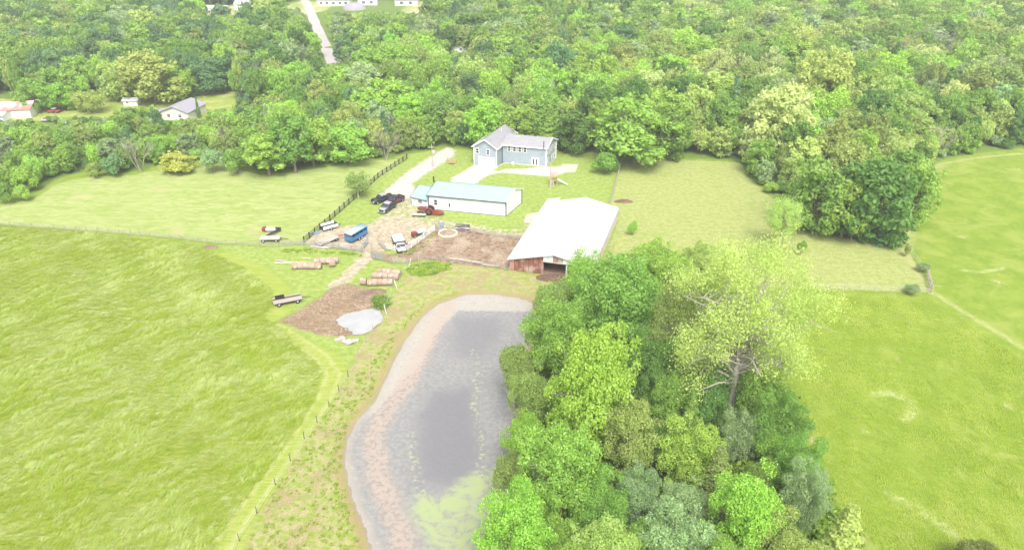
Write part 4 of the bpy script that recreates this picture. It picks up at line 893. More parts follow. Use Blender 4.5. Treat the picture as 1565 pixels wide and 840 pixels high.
b = MB(); b.ring([(.5, .16), (.72, .17), (.75, .05)], 'z', 12); b.build('engine', m_white, o)
b = MB(); b.tube([(-.45, -.25, .4), (-1.2, -.25, 1.0), (-1.2, .25, 1.0), (-.45, .25, .4)], .03, 5); b.build('handle', m_blkplastic, o)
for x_ in (-.4, .45):
    for s in (-1, 1): wheel(o, x_, s*.38, .13, .08)
# dark feed bunk, leaning sheet, sand ring
p_ = P(707, 351); o = empty('feed_bunk', p_, R(-6), 'dark blue and white slatted feed bunk at the far corral fence', 'feeder')
for i in range(3): b = MB(); b.box(-1.5, 1.5, -.6+i*.02, -.54+i*.02, .25+i*.32, .42+i*.32); b.build('slat', m_navy if i != 1 else m_white, o)
for i in range(3): b = MB(); b.box(-1.5, 1.5, .54, .6, .25+i*.32, .42+i*.32); b.build('slat', m_navy, o)
b = MB(); b.box(-1.5, 1.5, -.52, .52, .15, .22); b.build('floor_panel', m_gate, o)
b = MB()
for x_ in (-1.45, 0, 1.45):
    for s in (-1, 1): b.box(x_-.04, x_+.04, s*.51-.03, s*.51+.03, 0, 1.25)
b.build('leg', m_navy, o)
p_ = P(675.5, 351); b = MB(); b.slab([(-.6, 0, 0), (.6, 0, 0), (.45, .5, 1.6), (-.35, .5, 1.6)], .08); tag(b.build('leaning_sheet', m_gate, None, loc=p_, rot=(0, 0, R(20))), 'grey metal sheet leaning at the corral corner post', 'metal sheet')
p_ = P(684.5, 356.5); b = MB(); n = 32
b.ring([(0, 2.15), (.28, 2.12), (.34, 2.0), (.28, 1.86), (0, 1.8)], 'z', n); tag(b.build('feeder_ring', mat('pale_ring_rubber', (.48,.46,.34), .8, .1, 2), None, loc=p_), 'pale round cattle ring lying in the dirt corral', 'ring')
# play set with slide
p_ = P(847, 281.5); o = empty('play_set', p_, R(0), 'wooden play tower with a pale slide on the lawn', 'play set'); mp = mat('cedar_play_wood', (.46,.27,.19), .8, .2, 2)
b = MB()
for x_ in (-.9, .7):
    for y_ in (-.7, .7): b.beam((x_, y_, 0), (x_, y_, 2.7), .14)
b.build('frame', mp, o)
b = MB(); b.box(-1, .8, -.8, .8, 1.25, 1.33); b.build('platform', mp, o); b = MB(); b.slab([(-1.1, -.9, 2.5), (.9, -.9, 2.5), (.9, 0, 3.2), (-1.1, 0, 3.2)], .06); b.slab([(-1.1, .9, 2.5), (.9, .9, 2.5), (.9, 0, 3.2), (-1.1, 0, 3.2)], .06); b.build('roof', mp, o)
b = MB(); pts = [(.8, 0, 1.35), (1.6, -.1, 1.0), (2.6, -.35, .4), (3.4, -.5, .18)]
for a_, c_ in zip(pts[:-1], pts[1:]): b.beam(a_, c_, .62, .1)
b.build('slide', m_white, o)
b = MB()
for x_ in (-.75, -.25): b.beam((x_, -1.6, 0), (x_, -.8, 1.3), .1)
for i in range(4): b.beam((-.8, -1.5+i*.2, .2+i*.3), (-.2, -1.5+i*.2, .2+i*.3), .3, .06)
b.build('ladder', m_plank, o)
# swing frame near the drive
p_ = P(690.5, 251); o = empty('swing_frame', p_, R(-10), 'small brown swing frame on the grass left of the grey house', 'swing')
b = MB()
for s in (-1, 1): b.beam((s*1.2-.1*s, -.7, 0), (s*1.2, 0, 1.7), .09); b.beam((s*1.2, .7, 0), (s*1.2, 0, 1.7), .09)
b.beam((-1.2, 0, 1.7), (1.2, 0, 1.7), .1); b.build('frame', mp, o); b = MB(); b.box(-.7, .7, -.3, .3, .45, .52); b.box(-.7, .7, .25, .3, .5, .95); b.build('seat', mp, o)
b = MB()
for s in (-1, 1): b.tube([(s*.65, 0, .5), (s*.65, 0, 1.66)], .02, 4)
b.build('chain', m_wire, o)
# red car on the neighbour's lawn
m_redcar = mat('dull_red_car_paint', (.36,.06,.07), .35, .1, 1)
def car(px, py, head, paint, label, roofm=None):
    p_ = P(px, py); o = empty('parked_car', p_, R(head), label, 'car'); w = .9
    b = MB(); b.loft([(-2.25, w*.85, .5, .85), (-2.15, w, .35, .98), (0, w, .3, 1.0), (1.3, w, .32, .95), (2.15, w*.9, .38, .78)], 8, 5); b.build('body', paint, o)
    b = MB(); b.loft([(-1.7, w*.86, .95, 1.0), (-1.1, w*.78, .95, 1.4), (.2, w*.78, .95, 1.44), (.95, w*.86, .95, 1.0)], 8, 6); b.build('cabin', m_carglass, o)
    b = MB(); b.loft([(-1.15, w*.76, 1.36, 1.44), (.2, w*.76, 1.38, 1.48)], 8, 5); b.build('roof', roofm or paint, o)
    for x_ in (-1.35, 1.35):
        for s in (-1, 1): wheel(o, x_, s*(w-.08), .32, .2)
    return o
car(82, 172, 178, m_redcar, "red car with pale roof parked on the neighbour's lawn", m_white)
car(76, 185.5, 5, mat('pale_mauve_paint', (.55,.42,.47), .5, .1, 1), "pale mauve car half hidden below the neighbour's lawn")
for (x_, y_) in ((232, 168),):
    p_ = P(x_, y_); b = MB(); b.box(-.5, .5, -.3, .3, 0, .7); b.box(-.4, .4, -.25, .25, .7, 1.0); b.build('x', m_blkplastic, None, loc=p_) if False else None
# ================================================================ HAY BALES, LOGS, STONES, LUMBER
m_hay = mat('weathered_net_hay', (.320,.230,.170), .95, .22, 3.0, streak=(1, 5, 1), bump=.03, dirt=((.56,.47,.36), .54))
m_hay2 = mat('grey_weathered_hay', (.35,.27,.205), .95, .2, 3.0, streak=(1, 5, 1), bump=.03, dirt=((.40,.29,.22), .58))
bale_me = []
for k in range(4):
    rnd = random.Random(k); b = MB(); n = 22; r = .68; prof = [(-.62, .02), (-.60, .45), (-.58, .66), (-.52, r*.97), (-.3, r), (0, r*1.01), (.3, r), (.52, r*.97), (.58, .66), (.60, .45), (.62, .02)]
    b.ring(prof, 'x', n); b.v = [(x+rnd.uniform(-.015, .015), y*(1+rnd.uniform(-.025, .025)), z*(1+rnd.uniform(-.025, .025))*(.95 if z < 0 else .99)) for x, y, z in b.v]
    bale_me.append(b.mesh('hay_bale', m_hay if k % 2 else m_hay2))
def bale_row(x0, y0, x1, y1, n, labels, group):
    a = P(x0, y0); c = P(x1, y1); d = (c-a)
    for i in range(n):
        p_ = a+d*((i+.5)/n); rnd = random.Random(int(x0*7+i))
        o = mobj('hay_bale', bale_me[(i+int(x0)) % 4], None, (p_.x, p_.y, .65), (rnd.uniform(0, 6), 0, math.atan2(d.y, d.x)+rnd.uniform(-.05, .05)), (d.length/n/1.24, 1, 1))
        tag(o, labels(i, n), 'hay bale', group)
G1 = 'round hay bales by the yard fence'; G2 = 'round hay bales above the small pond'
def lab(row): return lambda i, n: ('hay bale at the left end of '+row if i == 0 else 'hay bale at the right end of '+row if i == n-1 else 'hay bale %s from left in %s' % (ORD[i], row))
bale_row(447, 410.5, 492, 410.5, 5, lab('the front row of five below the yard fence'), G1)
bale_row(481, 403.5, 518, 401.5, 4, lab('the back row of four below the yard fence'), G1)
bale_row(503, 407, 513, 406, 1, lambda i, n: 'single round hay bale in front of the back row below the yard fence', G1)
bale_row(551, 434.5, 561, 434.5, 1, lambda i, n: 'single round hay bale standing just left of the nearest stacked row', G2)
bale_row(561.5, 436, 601, 435, 5, lab('the nearest row above the small pond'), G2)
bale_row(570, 425, 610, 427, 5, lab('the middle row above the small pond'), G2)
bale_row(577, 419, 600, 419.5, 3, lab('the farthest row above the small pond'), G2)
bale_row(600, 421, 613, 422, 1, lambda i, n: 'round hay bale right of the farthest row above the small pond', G2)
# logs
m_log = mat('pale_peeled_log', (.52,.46,.38), .9, .2, 2, streak=(.4, 5, 5))
for (xa, ya, xb, yb, r_, l_) in ((420, 402.5, 478, 402, .16, 'long pale log lying left of the hay bales'), (422, 399, 446, 402, .2, 'short dark log end lying left of the long pale log'), (459, 395, 480, 396, .10, 'thin pole lying on the grass above the hay bales')):
    a = P(xa, ya); c = P(xb, yb); L = (c-a); rnd = random.Random(int(xa)); b = MB()
    b.tube([(L.x*t_, L.y*t_+rnd.uniform(-.1, .1), r_*.9+rnd.uniform(0, .05)) for t_ in (0, .3, .6, 1)], [r_, r_*.9, r_*.8, r_*.6], 8); tag(b.build('log', m_log if r_ != .2 else m_post, None, loc=a), l_, 'log')
# rows of stacked lumber behind the yard's front fence
m_lum = mat('grey_lumber', (.50,.46,.42), .9, .2, 2, streak=(.4, 6, 6))
rnd = random.Random(9)
for k, (xa, ya, xb, yb, l_) in enumerate([(474,377,512,380,'grey boards stacked low behind the front yard fence, left stack'), (512,378,556,382.5,'grey boards stacked low behind the front yard fence, right stack'), (500,374,552,378.5,'row of weathered rails behind the grey board stacks')]):
    a = P(xa, ya); c = P(xb, yb); L = c-a; o = empty('lumber_stack', a, math.atan2(L.y, L.x), l_, 'lumber stack'); ln = L.length
    for i in range(9):
        b = MB(); y_ = (i % 4)*.28-.4+rnd.uniform(-.06, .06); z_ = .05+(i//4)*.16; x_ = rnd.uniform(0, ln*.25); l2 = ln*rnd.uniform(.5, .75)
        b.box(x_, x_+l2, y_-.10, y_+.10, z_, z_+.12, lambda x, y, z: (x, y+(x-ln/2)*.02*((i % 3)-1), z)); b.build('board', m_lum if i % 3 else m_plank, o)
# red scrap on the ground between trailer and horse trailer; grey gate pile at the right
p_ = P(521, 362); o = empty('scrap_pile', p_, 0, 'low pile of reddish boards left of the blue horse trailer', 'scrap pile')
for i in range(10):
    b = MB(); a_ = rnd.uniform(0, PI); x_, y_ = rnd.uniform(-1.4, 1.4), rnd.uniform(-1.2, 1.2); l2 = rnd.uniform(.5, 1.1); dx, dy = math.cos(a_)*l2, math.sin(a_)*l2
    b.beam((x_-dx, y_-dy, .06+i*.03), (x_+dx, y_+dy, .10+i*.03), .16, .05); b.build('board', mat('faded_red_board', (.50,.27,.21), .9, .2, 2), o)
p_ = P(483, 366); b = MB(); b.box(-1.0, 1.0, -.4, .4, 0, .35); b.box(-.7, .9, -.3, .3, .35, .5); tag(b.build('water_trough', m_gate, None, loc=P(482, 357.5), rot=(0, 0, R(30))), 'grey trough on the ground left of the flatbed trailer', 'trough')
# stones by the small pond
m_stone = mat('pale_limestone', (.42,.38,.34), .9, .2, 1.2, bump=.03, dirt=((.36,.31,.26), .58))
def rock(seed, rx, ry, rz_):
    bm = bmesh.new(); bmesh.ops.create_icosphere(bm, subdivisions=2, radius=1); rnd = random.Random(seed)
    off = [Vector((rnd.gauss(0, 1), rnd.gauss(0, 1), rnd.gauss(0, 1))).normalized() for _ in range(9)]
    for v in bm.verts:
        for o_ in off:
            d = v.co.dot(o_)-.72
            if d > 0: v.co -= o_*d*.85
        v.co = Vector((v.co.x*rx, v.co.y*ry, v.co.z*rz_))
    me = bpy.data.meshes.new('rock'); bm.to_mesh(me); bm.free(); me.materials.append(m_stone); return me
for i, (x_, y_, r_, l_) in enumerate([(515,520,.45,'leftmost pale boulder of the group below the mud'), (521,518.5,.75,'second boulder from the left, beside the small pond'), (527,523,.6,'small boulder in the middle of the boulder group'), (533,525,.95,'largest front boulder of the group beside the small pond'), (541,522,.6,'boulder right of the largest one'), (545,520.5,.5,'rightmost boulder of the group below the small pond'), (526,518,.5,'boulder at the back of the boulder group')]):
    p_ = P(x_, y_); tag(mobj('boulder', rock(i, r_, r_*.75, r_*.6), None, (p_.x, p_.y, r_*.3), (0, 0, i*1.3)), l_, 'boulder')
m_earth = mat('turned_earth', (.19,.14,.095), .95, .3, 1.5, bump=.06)
def mound(x_, y_, rx, ry, h, label, m, seed, name='earth_mound', cat='earth mound'):
    p_ = P(x_, y_); rnd = np.random.default_rng(seed); n = 26; us = np.linspace(-1, 1, n); U, V = np.meshgrid(us, us); rr = np.sqrt(U**2+V**2)
    z = np.clip(1-rr**2, -.05, 1)*h*(1+.0*U)+np.where(rr < 1, rnd.normal(0, .09, U.shape)*h*2.2*np.clip(1-rr, 0, 1)**.4, -.2)
    i_ = np.arange(n*n).reshape(n, n); q_ = np.stack([i_[:-1,:-1], i_[:-1,1:], i_[1:,1:], i_[1:,:-1]], -1).reshape(-1, 4); keep = (rr.ravel()[q_] < 1.12).all(1)
    me = mesh_np(name, np.stack([U.ravel()*rx, V.ravel()*ry, z.ravel()], 1), q_[keep], m, None, False)
    tag(mobj(name, me, None, (p_.x, p_.y, 0)), label, cat)
mound(561, 452, 3.0, 2.0, .55, 'brown ridge of dug earth beside the rushes at the small pond', m_earth, 1)
mound(574, 446, 2.2, 1.3, .4, 'small brown heap of earth above the rushes', m_earth, 2)
mound(953, 308, 2.4, .8, .5, 'low reddish-brown heap in the grazed pasture by the rail fence', mat('red_brown_heap', (.16,.09,.07), .95, .3, 2, bump=.05), 3)
mound(842, 424, 3.0, 1.6, .3, 'heap of manure spilling from the barn opening', mat('dark_manure', (.13,.085,.055), .95, .3, 2, bump=.05), 4)
mound(322, 378, 1.6, .8, .35, 'low clod of earth in the ditch under the field fence', m_earth, 5)
for k, (x_, y_) in enumerate([(700,401),(727,405),(750,410)]):
    a = P(x_-15, y_-1.5); c = P(x_+12, y_+1.5); b = MB(); b.beam((0, 0, .2), (c.x-a.x, c.y-a.y, .22), .22, .1); b.beam((.3, .35, .12), (c.x-a.x, c.y-a.y+.3, .12), .2, .08)
    tag(b.build('white_plank', m_plank, None, loc=(a.x, a.y+.9, 0)), ['white planks on the corral edge, leftmost pair', 'white planks on the corral edge, middle pair', 'white planks on the corral edge nearest the barn'][k], 'planks')
tag(sheet('sandbox_frame', [(0,0),(1,0),(1,1),(0,1)], -5, m_plank), kind='structure') if False else None
zp = [Vector(q) for q in Z['patch']]; o = empty('sandbox', (zp[0].x, zp[0].y, 0), 0, 'rectangular wooden edging of a bare sand plot on the lawn', 'sandbox')
for i in range(4):
    a, c = zp[i]-zp[0], zp[(i+1) % 4]-zp[0]; b = MB(); b.beam((a.x, a.y, .1), (c.x, c.y, .1), .14, .2); b.build('board', m_plank, o)
# ================================================================ TREES
def leaf_mat(name, inst):
    m, t, b = newmat(name)
    tint = t.attr('tint', 'INSTANCER').outputs['Color'] if inst else None
    if not inst:
        oi = t.n.new('ShaderNodeObjectInfo'); tint = oi.outputs['Color']
    v = t.attr('v').outputs['Fac']
    co = t.coord(); n = t.noise(co, 1.3 if not inst else 1.0, 3, .6)
    k = t.math('ADD', t.math('MULTIPLY', v, .6), t.math('MULTIPLY', n, .5))
    hv = t.n.new('ShaderNodeHueSaturation'); t.inp(hv, 'Hue', t.ramp(k, .2, .9, .508, .495, False)); t.inp(hv, 'Saturation', t.ramp(k, .2, .9, 1.06, .86, False)); t.inp(hv, 'Value', t.ramp(k, .2, .85, .78, 1.30, False)); t.l.new(tint, hv.inputs['Color'])
    t.n.remove(b); d = t.n.new('ShaderNodeBsdfDiffuse'); tr = t.n.new('ShaderNodeBsdfTranslucent'); mx = t.n.new('ShaderNodeMixShader'); mx.inputs[0].default_value = .45
    t.l.new(hv.outputs[0], d.inputs[0]); t.l.new(hv.outputs[0], tr.inputs[0]); t.l.new(d.outputs[0], mx.inputs[1]); t.l.new(tr.outputs[0], mx.inputs[2])
    t.l.new(mx.outputs[0], t.n['Material Output'].inputs[0]); return m
m_leaf = leaf_mat('leaves', False); m_leafi = leaf_mat('wood_leaves', True)
m_bark = mat('grey_brown_bark', (.22,.18,.14), .95, .25, 3, streak=(3, 3, .6)); m_pbark = mat('pale_grey_bark', (.44,.40,.34), .9, .2, 3, streak=(3, 3, .6))
m_twig = mat('bare_grey_twigs', (.36,.31,.27), .95, .2, 3)
def cards(C, Nrm, size, rng):
    """one pointed leaf-cluster face per centre"""
    n = len(C); a = rng.normal(size=(n, 3)); t1 = np.cross(Nrm, a); t1 /= np.linalg.norm(t1, axis=1, keepdims=True)+1e-9; t2 = np.cross(Nrm, t1)
    s = size*rng.uniform(.55, 1.35, (n, 1)); w = s*rng.uniform(.4, .85, (n, 1))
    bend = Nrm*s*rng.uniform(-.3, .3, (n, 1))
    V = np.stack([C-t1*s, C-t2*w+bend, C+t1*s*rng.uniform(.7, 1.1, (n, 1)), C+t2*w+bend], 1).reshape(-1, 3)
    return V, np.arange(n*4).reshape(n, 4)
def crown_pts(rng, kind, n, lobes):
    """points and outward directions in a crown of radius 1 and z from 0 to 1 (fractions of the height)"""
    P_, N_ = [], []
    tot = sum(l[3]**2 for l in lobes)
    for (x, y, z, r, zr) in lobes:
        k = int(n*r*r/tot); d = rng.normal(size=(k, 3)); d[:, 2] = np.abs(d[:, 2])*np.where(rng.random(k) < .78, 1, -1); d /= np.linalg.norm(d, axis=1, keepdims=True)
        rad = rng.uniform(.72, 1.06, (k, 1))*(1+.12*np.sin(d[:, :1]*7+x*9)*np.cos(d[:, 1:2]*6+y*5))
        P_.append(np.array([x, y, z])+d*rad*np.array([r, r, zr])); N_.append(d)
    return np.concatenate(P_), np.concatenate(N_)
HH = 10.0    # variants are modelled 10 m tall with a crown radius of RR, then scaled
def make_tree(kind, seed, n, size, RR=4.0):
    rng = np.random.default_rng(seed); lobes = []; asp = RR/HH
    if kind in ('round', 'full', 'oval', 'sparse', 'willow', 'giant'):
        nl = {'round': 38, 'full': 42, 'oval': 34, 'sparse': 40, 'willow': 22, 'giant': 92}[kind]
        zc, zr = {'round': (.60, .36), 'full': (.48, .47), 'oval': (.54, .43), 'sparse': (.60, .36), 'willow': (.56, .36), 'giant': (.58, .40)}[kind]
        skew = rng.uniform(-.12, .12, 2); lump = rng.uniform(0, 6.28, 3)
        for i in range(nl):
            a = i*2.399+rng.uniform(-.5, .5); u = 1-2*(i+.5)/nl; u = u*.92+.06; rr = math.sqrt(max(0, 1-u*u))
            k = rng.uniform(.52, .92)*(1+.14*math.sin(2*a+lump[0])+.10*math.sin(3*a+lump[1]+2*u))
            lr = rng.uniform(.17, .34) if kind not in ('sparse', 'giant') else rng.uniform(.14, .26) if kind == 'sparse' else rng.uniform(.07, .17)
            if kind == 'giant': k = rng.uniform(.35, 1.0)
            lobes.append((math.cos(a)*rr*k+skew[0]*u, math.sin(a)*rr*k+skew[1]*u, zc+u*zr*k*1.05, lr, lr*asp*rng.uniform(.65, .95)))
        if kind != 'giant':
            lobes.append((0, 0, zc+zr*.25, .42, .42*asp))
            for i in range(18):      # sprigs standing out of the outline
                a = rng.uniform(0, 6.28); u = rng.uniform(-.5, 1); rr = math.sqrt(1-u*u); k = rng.uniform(.95, 1.16); lr = rng.uniform(.06, .13)
                lobes.append((math.cos(a)*rr*k, math.sin(a)*rr*k, min(zc+u*zr*k, .985), lr, lr*asp*1.2))
        else: lobes = [l for l in lobes if not (abs(l[0]) < .24 and l[1] < .35 and l[2] < .46)]
    if lobes:
        # below z
        C, Nn = crown_pts(rng, kind, n, lobes)
        # leave out what is buried well inside other lobes
        keep = np.ones(len(C), bool)
        for (x, y, z, r, zr_) in lobes:
            q_ = ((C[:, 0]-x)/r)**2+((C[:, 1]-y)/r)**2+((C[:, 2]-z)/zr_)**2; keep &= ~(q_ < .42)
        keep |= rng.random(len(C)) < .12
        C, Nn = C[keep], Nn[keep]; C = C*np.array([RR, RR, HH])
        if kind == 'willow': C[:, 2] -= np.abs(rng.normal(0, .8, len(C)))
        C = C+rng.normal(0, .13 if kind not in ('sparse', 'giant') else .30, C.shape)
        Nn = Nn+rng.normal(0, .75, Nn.shape)+np.array([0, 0, .35])
    elif kind == 'conifer':
        k = n; h = rng.random(k)**.75; a = rng.uniform(0, 2*PI, k); whorl = np.round(a*7/(2*PI)+h*13)
        rr = (1-h)**.8*(.72+.28*np.sin(h*55+np.sin(a*3)*1.5+seed))*rng.uniform(.55, 1.05, k); C = np.stack([np.cos(a)*rr*RR, np.sin(a)*rr*RR, (.04+.95*h)*HH-rr*1.0], 1)+rng.normal(0, .12, (k, 3))
        Nn = np.stack([np.cos(a), np.sin(a), np.full(k, .8)], 1)+rng.normal(0, .5, (k, 3))
    elif kind == 'shrub':
        for i in range(15):
            a = i*2.399; u = rng.uniform(-.2, .95); rr = math.sqrt(1-u*u); k_ = rng.uniform(.4, .72); lr = rng.uniform(.24, .4); lobes.append((math.cos(a)*rr*k_, math.sin(a)*rr*k_, .42+u*.42*k_*1.1, lr, lr*asp*.95))
        C, Nn = crown_pts(rng, kind, n, lobes); C = C*np.array([RR, RR, HH]); C[:, 2] = np.abs(C[:, 2]); C += rng.normal(0, .2, C.shape); Nn = Nn+rng.normal(0, .7, Nn.shape)+np.array([0, 0, .3])
    crown = None
    if kind != 'bare':
        Nn /= np.linalg.norm(Nn, axis=1, keepdims=True); V, Fc = cards(C, Nn, size, rng)
        vv = np.repeat(np.clip(rng.normal(.5, .22, len(C)), 0, 1), 4); crown = (V, Fc, vv)
    # trunk and limbs
    b = MB(); rnd = random.Random(seed); r0 = {'conifer': .16, 'shrub': .10, 'bare': .16, 'sparse': .30}.get(kind, .24)
    if kind == 'conifer': b.tube([(0, 0, -.3), (0, 0, HH*.5), (0, 0, HH*.97)], [r0, r0*.6, .02], 6)
    elif kind in ('shrub', 'bare'):
        def twig(p, d, L, r, dep):
            q = p+d*L; b.tube([p, (p+q)/2+Vector((rnd.uniform(-.1, .1), rnd.uniform(-.1, .1), 0))*L*.4, q], [r, r*.8, r*.55], 4 if dep else 5, False)
            if dep >= (4 if kind == 'bare' else 1): return
            for _ in range(rnd.choice((2, 3, 3))): 
                nd = (d+Vector((rnd.gauss(0, .42), rnd.gauss(0, .42), rnd.gauss(.12, .2)))).normalized(); twig(p+d*L*rnd.uniform(.65, 1), nd, L*rnd.uniform(.6, .8), r*.58, dep+1)
        for i in range(5 if kind == 'bare' else 6):
            a = i*1.26+rnd.uniform(-.3, .3); twig(Vector((math.cos(a)*.25, math.sin(a)*.25, -.1)), Vector((math.cos(a)*.45, math.sin(a)*.45, 1)).normalized(), HH*(.36 if kind == 'bare' else .3), r0*.6, 0)
    else:
        lean = Vector((rnd.uniform(-.03, .03), rnd.uniform(-.03, .03), 0))*HH; top = HH*.72
        trunk_p = lambda f: Vector((lean.x*f*f, lean.y*f*f, top*f))
        b.tube([(0, 0, -.3), trunk_p(.12), trunk_p(.35), trunk_p(.65), trunk_p(1)], [r0*1.35, r0, r0*.85, r0*.55, r0*.2], 8)
        for (x, y, z, r, zr_) in (lobes if kind in ('sparse', 'giant') else lobes[::2]):
            f = rnd.uniform(.38, .85); p_ = trunk_p(min(f, max(.25, (z*HH-1.2)/top))); e = Vector((x*RR, y*RR, z*HH))*(.9 if kind == 'giant' else 1); m_ = p_.lerp(e, .5)+Vector((0, 0, rnd.uniform(.0, .5)))
            b.tube([p_, m_, e], [r0*.34, r0*.24, r0*.08], 5, False)
            if kind in ('sparse', 'giant'):
                for _ in range(3 if kind == 'sparse' else 6): s_ = m_.lerp(e, rnd.random()); b.tube([s_, s_+Vector((rnd.gauss(0, .8), rnd.gauss(0, .8), rnd.uniform(-.1, .9)))], [r0*.1, r0*.03], 3, False)
    return crown, b
def variant(kind, seed, n, size, RR=4.0, inst=False, barkm=None):
    cr, b = make_tree(kind, seed, n, size, RR)
    bm_ = barkm or (m_twig if kind == 'bare' else m_pbark if kind == 'sparse' else m_bark)
    if not inst:
        cm = mesh_np('crown', cr[0], cr[1], m_leaf, {'v': cr[2]}) if cr else None
        return cm, b.mesh('trunk', bm_)
    V = np.concatenate([cr[0], np.array([tuple(v) for v in b.v])]) if cr else np.array([tuple(v) for v in b.v])
    base = len(cr[0]) if cr else 0; me = bpy.data.meshes.new('wood_tree')
    fs = (cr[1].tolist() if cr else [])+[[i+base for i in f] for f in b.f]; me.from_pydata(V.tolist(), [], fs)
    me.materials.append(m_leafi); me.materials.append(bm_)
    mi = np.zeros(len(fs), np.int32); mi[(len(cr[1]) if cr else 0):] = 1; me.polygons.foreach_set('material_index', mi)
    at = me.attributes.new('v', 'FLOAT', 'POINT'); vv = np.full(len(V), .5, np.float32)
    if cr: vv[:base] = cr[2]
    at.data.foreach_set('value', vv); me.update(); return me
# close (within ~140 m), middle and far versions of each kind
NEAR = {k: [variant(k, 10*i+j, n, s_, RR) for j in range(nv)] for i, (k, n, s_, RR, nv) in enumerate([('round', 26000, .125, 4.4, 3), ('full', 27000, .125, 4.4, 4), ('sparse', 14000, .125, 4.6, 2), ('conifer', 14000, .15, 2.4, 2), ('shrub', 15000, .18, 5.5, 3), ('bare', 0, .1, 4, 2)])}
MIDT = {k: [variant(k, 100+10*i+j, n, s_, RR) for j in range(nv)] for i, (k, n, s_, RR, nv) in enumerate([('round', 6500, .27, 4.4, 6), ('full', 7000, .27, 4.2, 6), ('oval', 6000, .26, 3.2, 3), ('sparse', 3800, .26, 4.4, 3), ('conifer', 4200, .30, 2.4, 2), ('shrub', 3800, .40, 5.5, 4), ('bare', 0, .1, 4, 3), ('willow', 5500, .24, 4.4, 1)])}
PAL = {'lime': ((.350,.560,.075), 'bright lime-green'), 'yellow': ((.425,.535,.135), 'pale yellow-green'), 'gold': ((.480,.540,.110), 'yellowish'), 'mid': ((.235,.385,.070), 'mid-green'),
       'leaf': ((.315,.480,.080), 'fresh green'), 'dark': ((.150,.280,.060), 'dark green'), 'blue': ((.165,.300,.110), 'bluish-green'), 'grey': ((.330,.450,.195), 'grey-green'), 'olive': ((.330,.430,.110), 'olive-green'),
       'brown': ((.220,.290,.080), 'brownish-green'), 'pale': ((.480,.570,.210), 'pale cream-green'), 'bare': ((.3,.28,.25), 'grey leafless')}
KW = {'round': 'round-crowned', 'full': 'leafy', 'oval': 'oval-crowned', 'sparse': 'open-crowned', 'conifer': 'conifer', 'shrub': 'bushy', 'bare': 'bare-branched', 'willow': 'drooping'}
GIANT = variant('giant', 991, 52000, .056, 4.6, barkm=m_pbark)
placed = []      # x, y, radius
ITEMS = []
def add_tree(x, y, h, r, kind, col, label=None, cat=None, group=None, name=None, seed=0, rz=None):
    ITEMS.append(dict(x=x, y=y, h=h, r=r, kind=kind, col=col, label=label, cat=cat, group=group, name=name, seed=seed, rz=rz)); placed.append((x, y, r))
def at_px(cx, yt, yb, w, kind, col, label, cat=None, name=None):
    p_ = P(cx, yb); lo, hi = .5, 60
    for _ in range(40):
        m_ = (lo+hi)/2
        if proj(p_.x, p_.y, m_)[1] > yt: lo = m_
        else: hi = m_
    dep = proj(p_.x, p_.y, lo*.6)[2]; r = w/2*dep/F
    c = cat or ('shrub' if kind == 'shrub' else 'tree')
    add_tree(p_.x, p_.y, lo*1.0, r, kind, col, label, c, None, name or {'shrub': 'shrub', 'conifer': 'conifer_tree', 'bare': 'bare_tree', 'willow': 'willow_tree'}.get(kind, 'tree'), int(cx*3+yt))
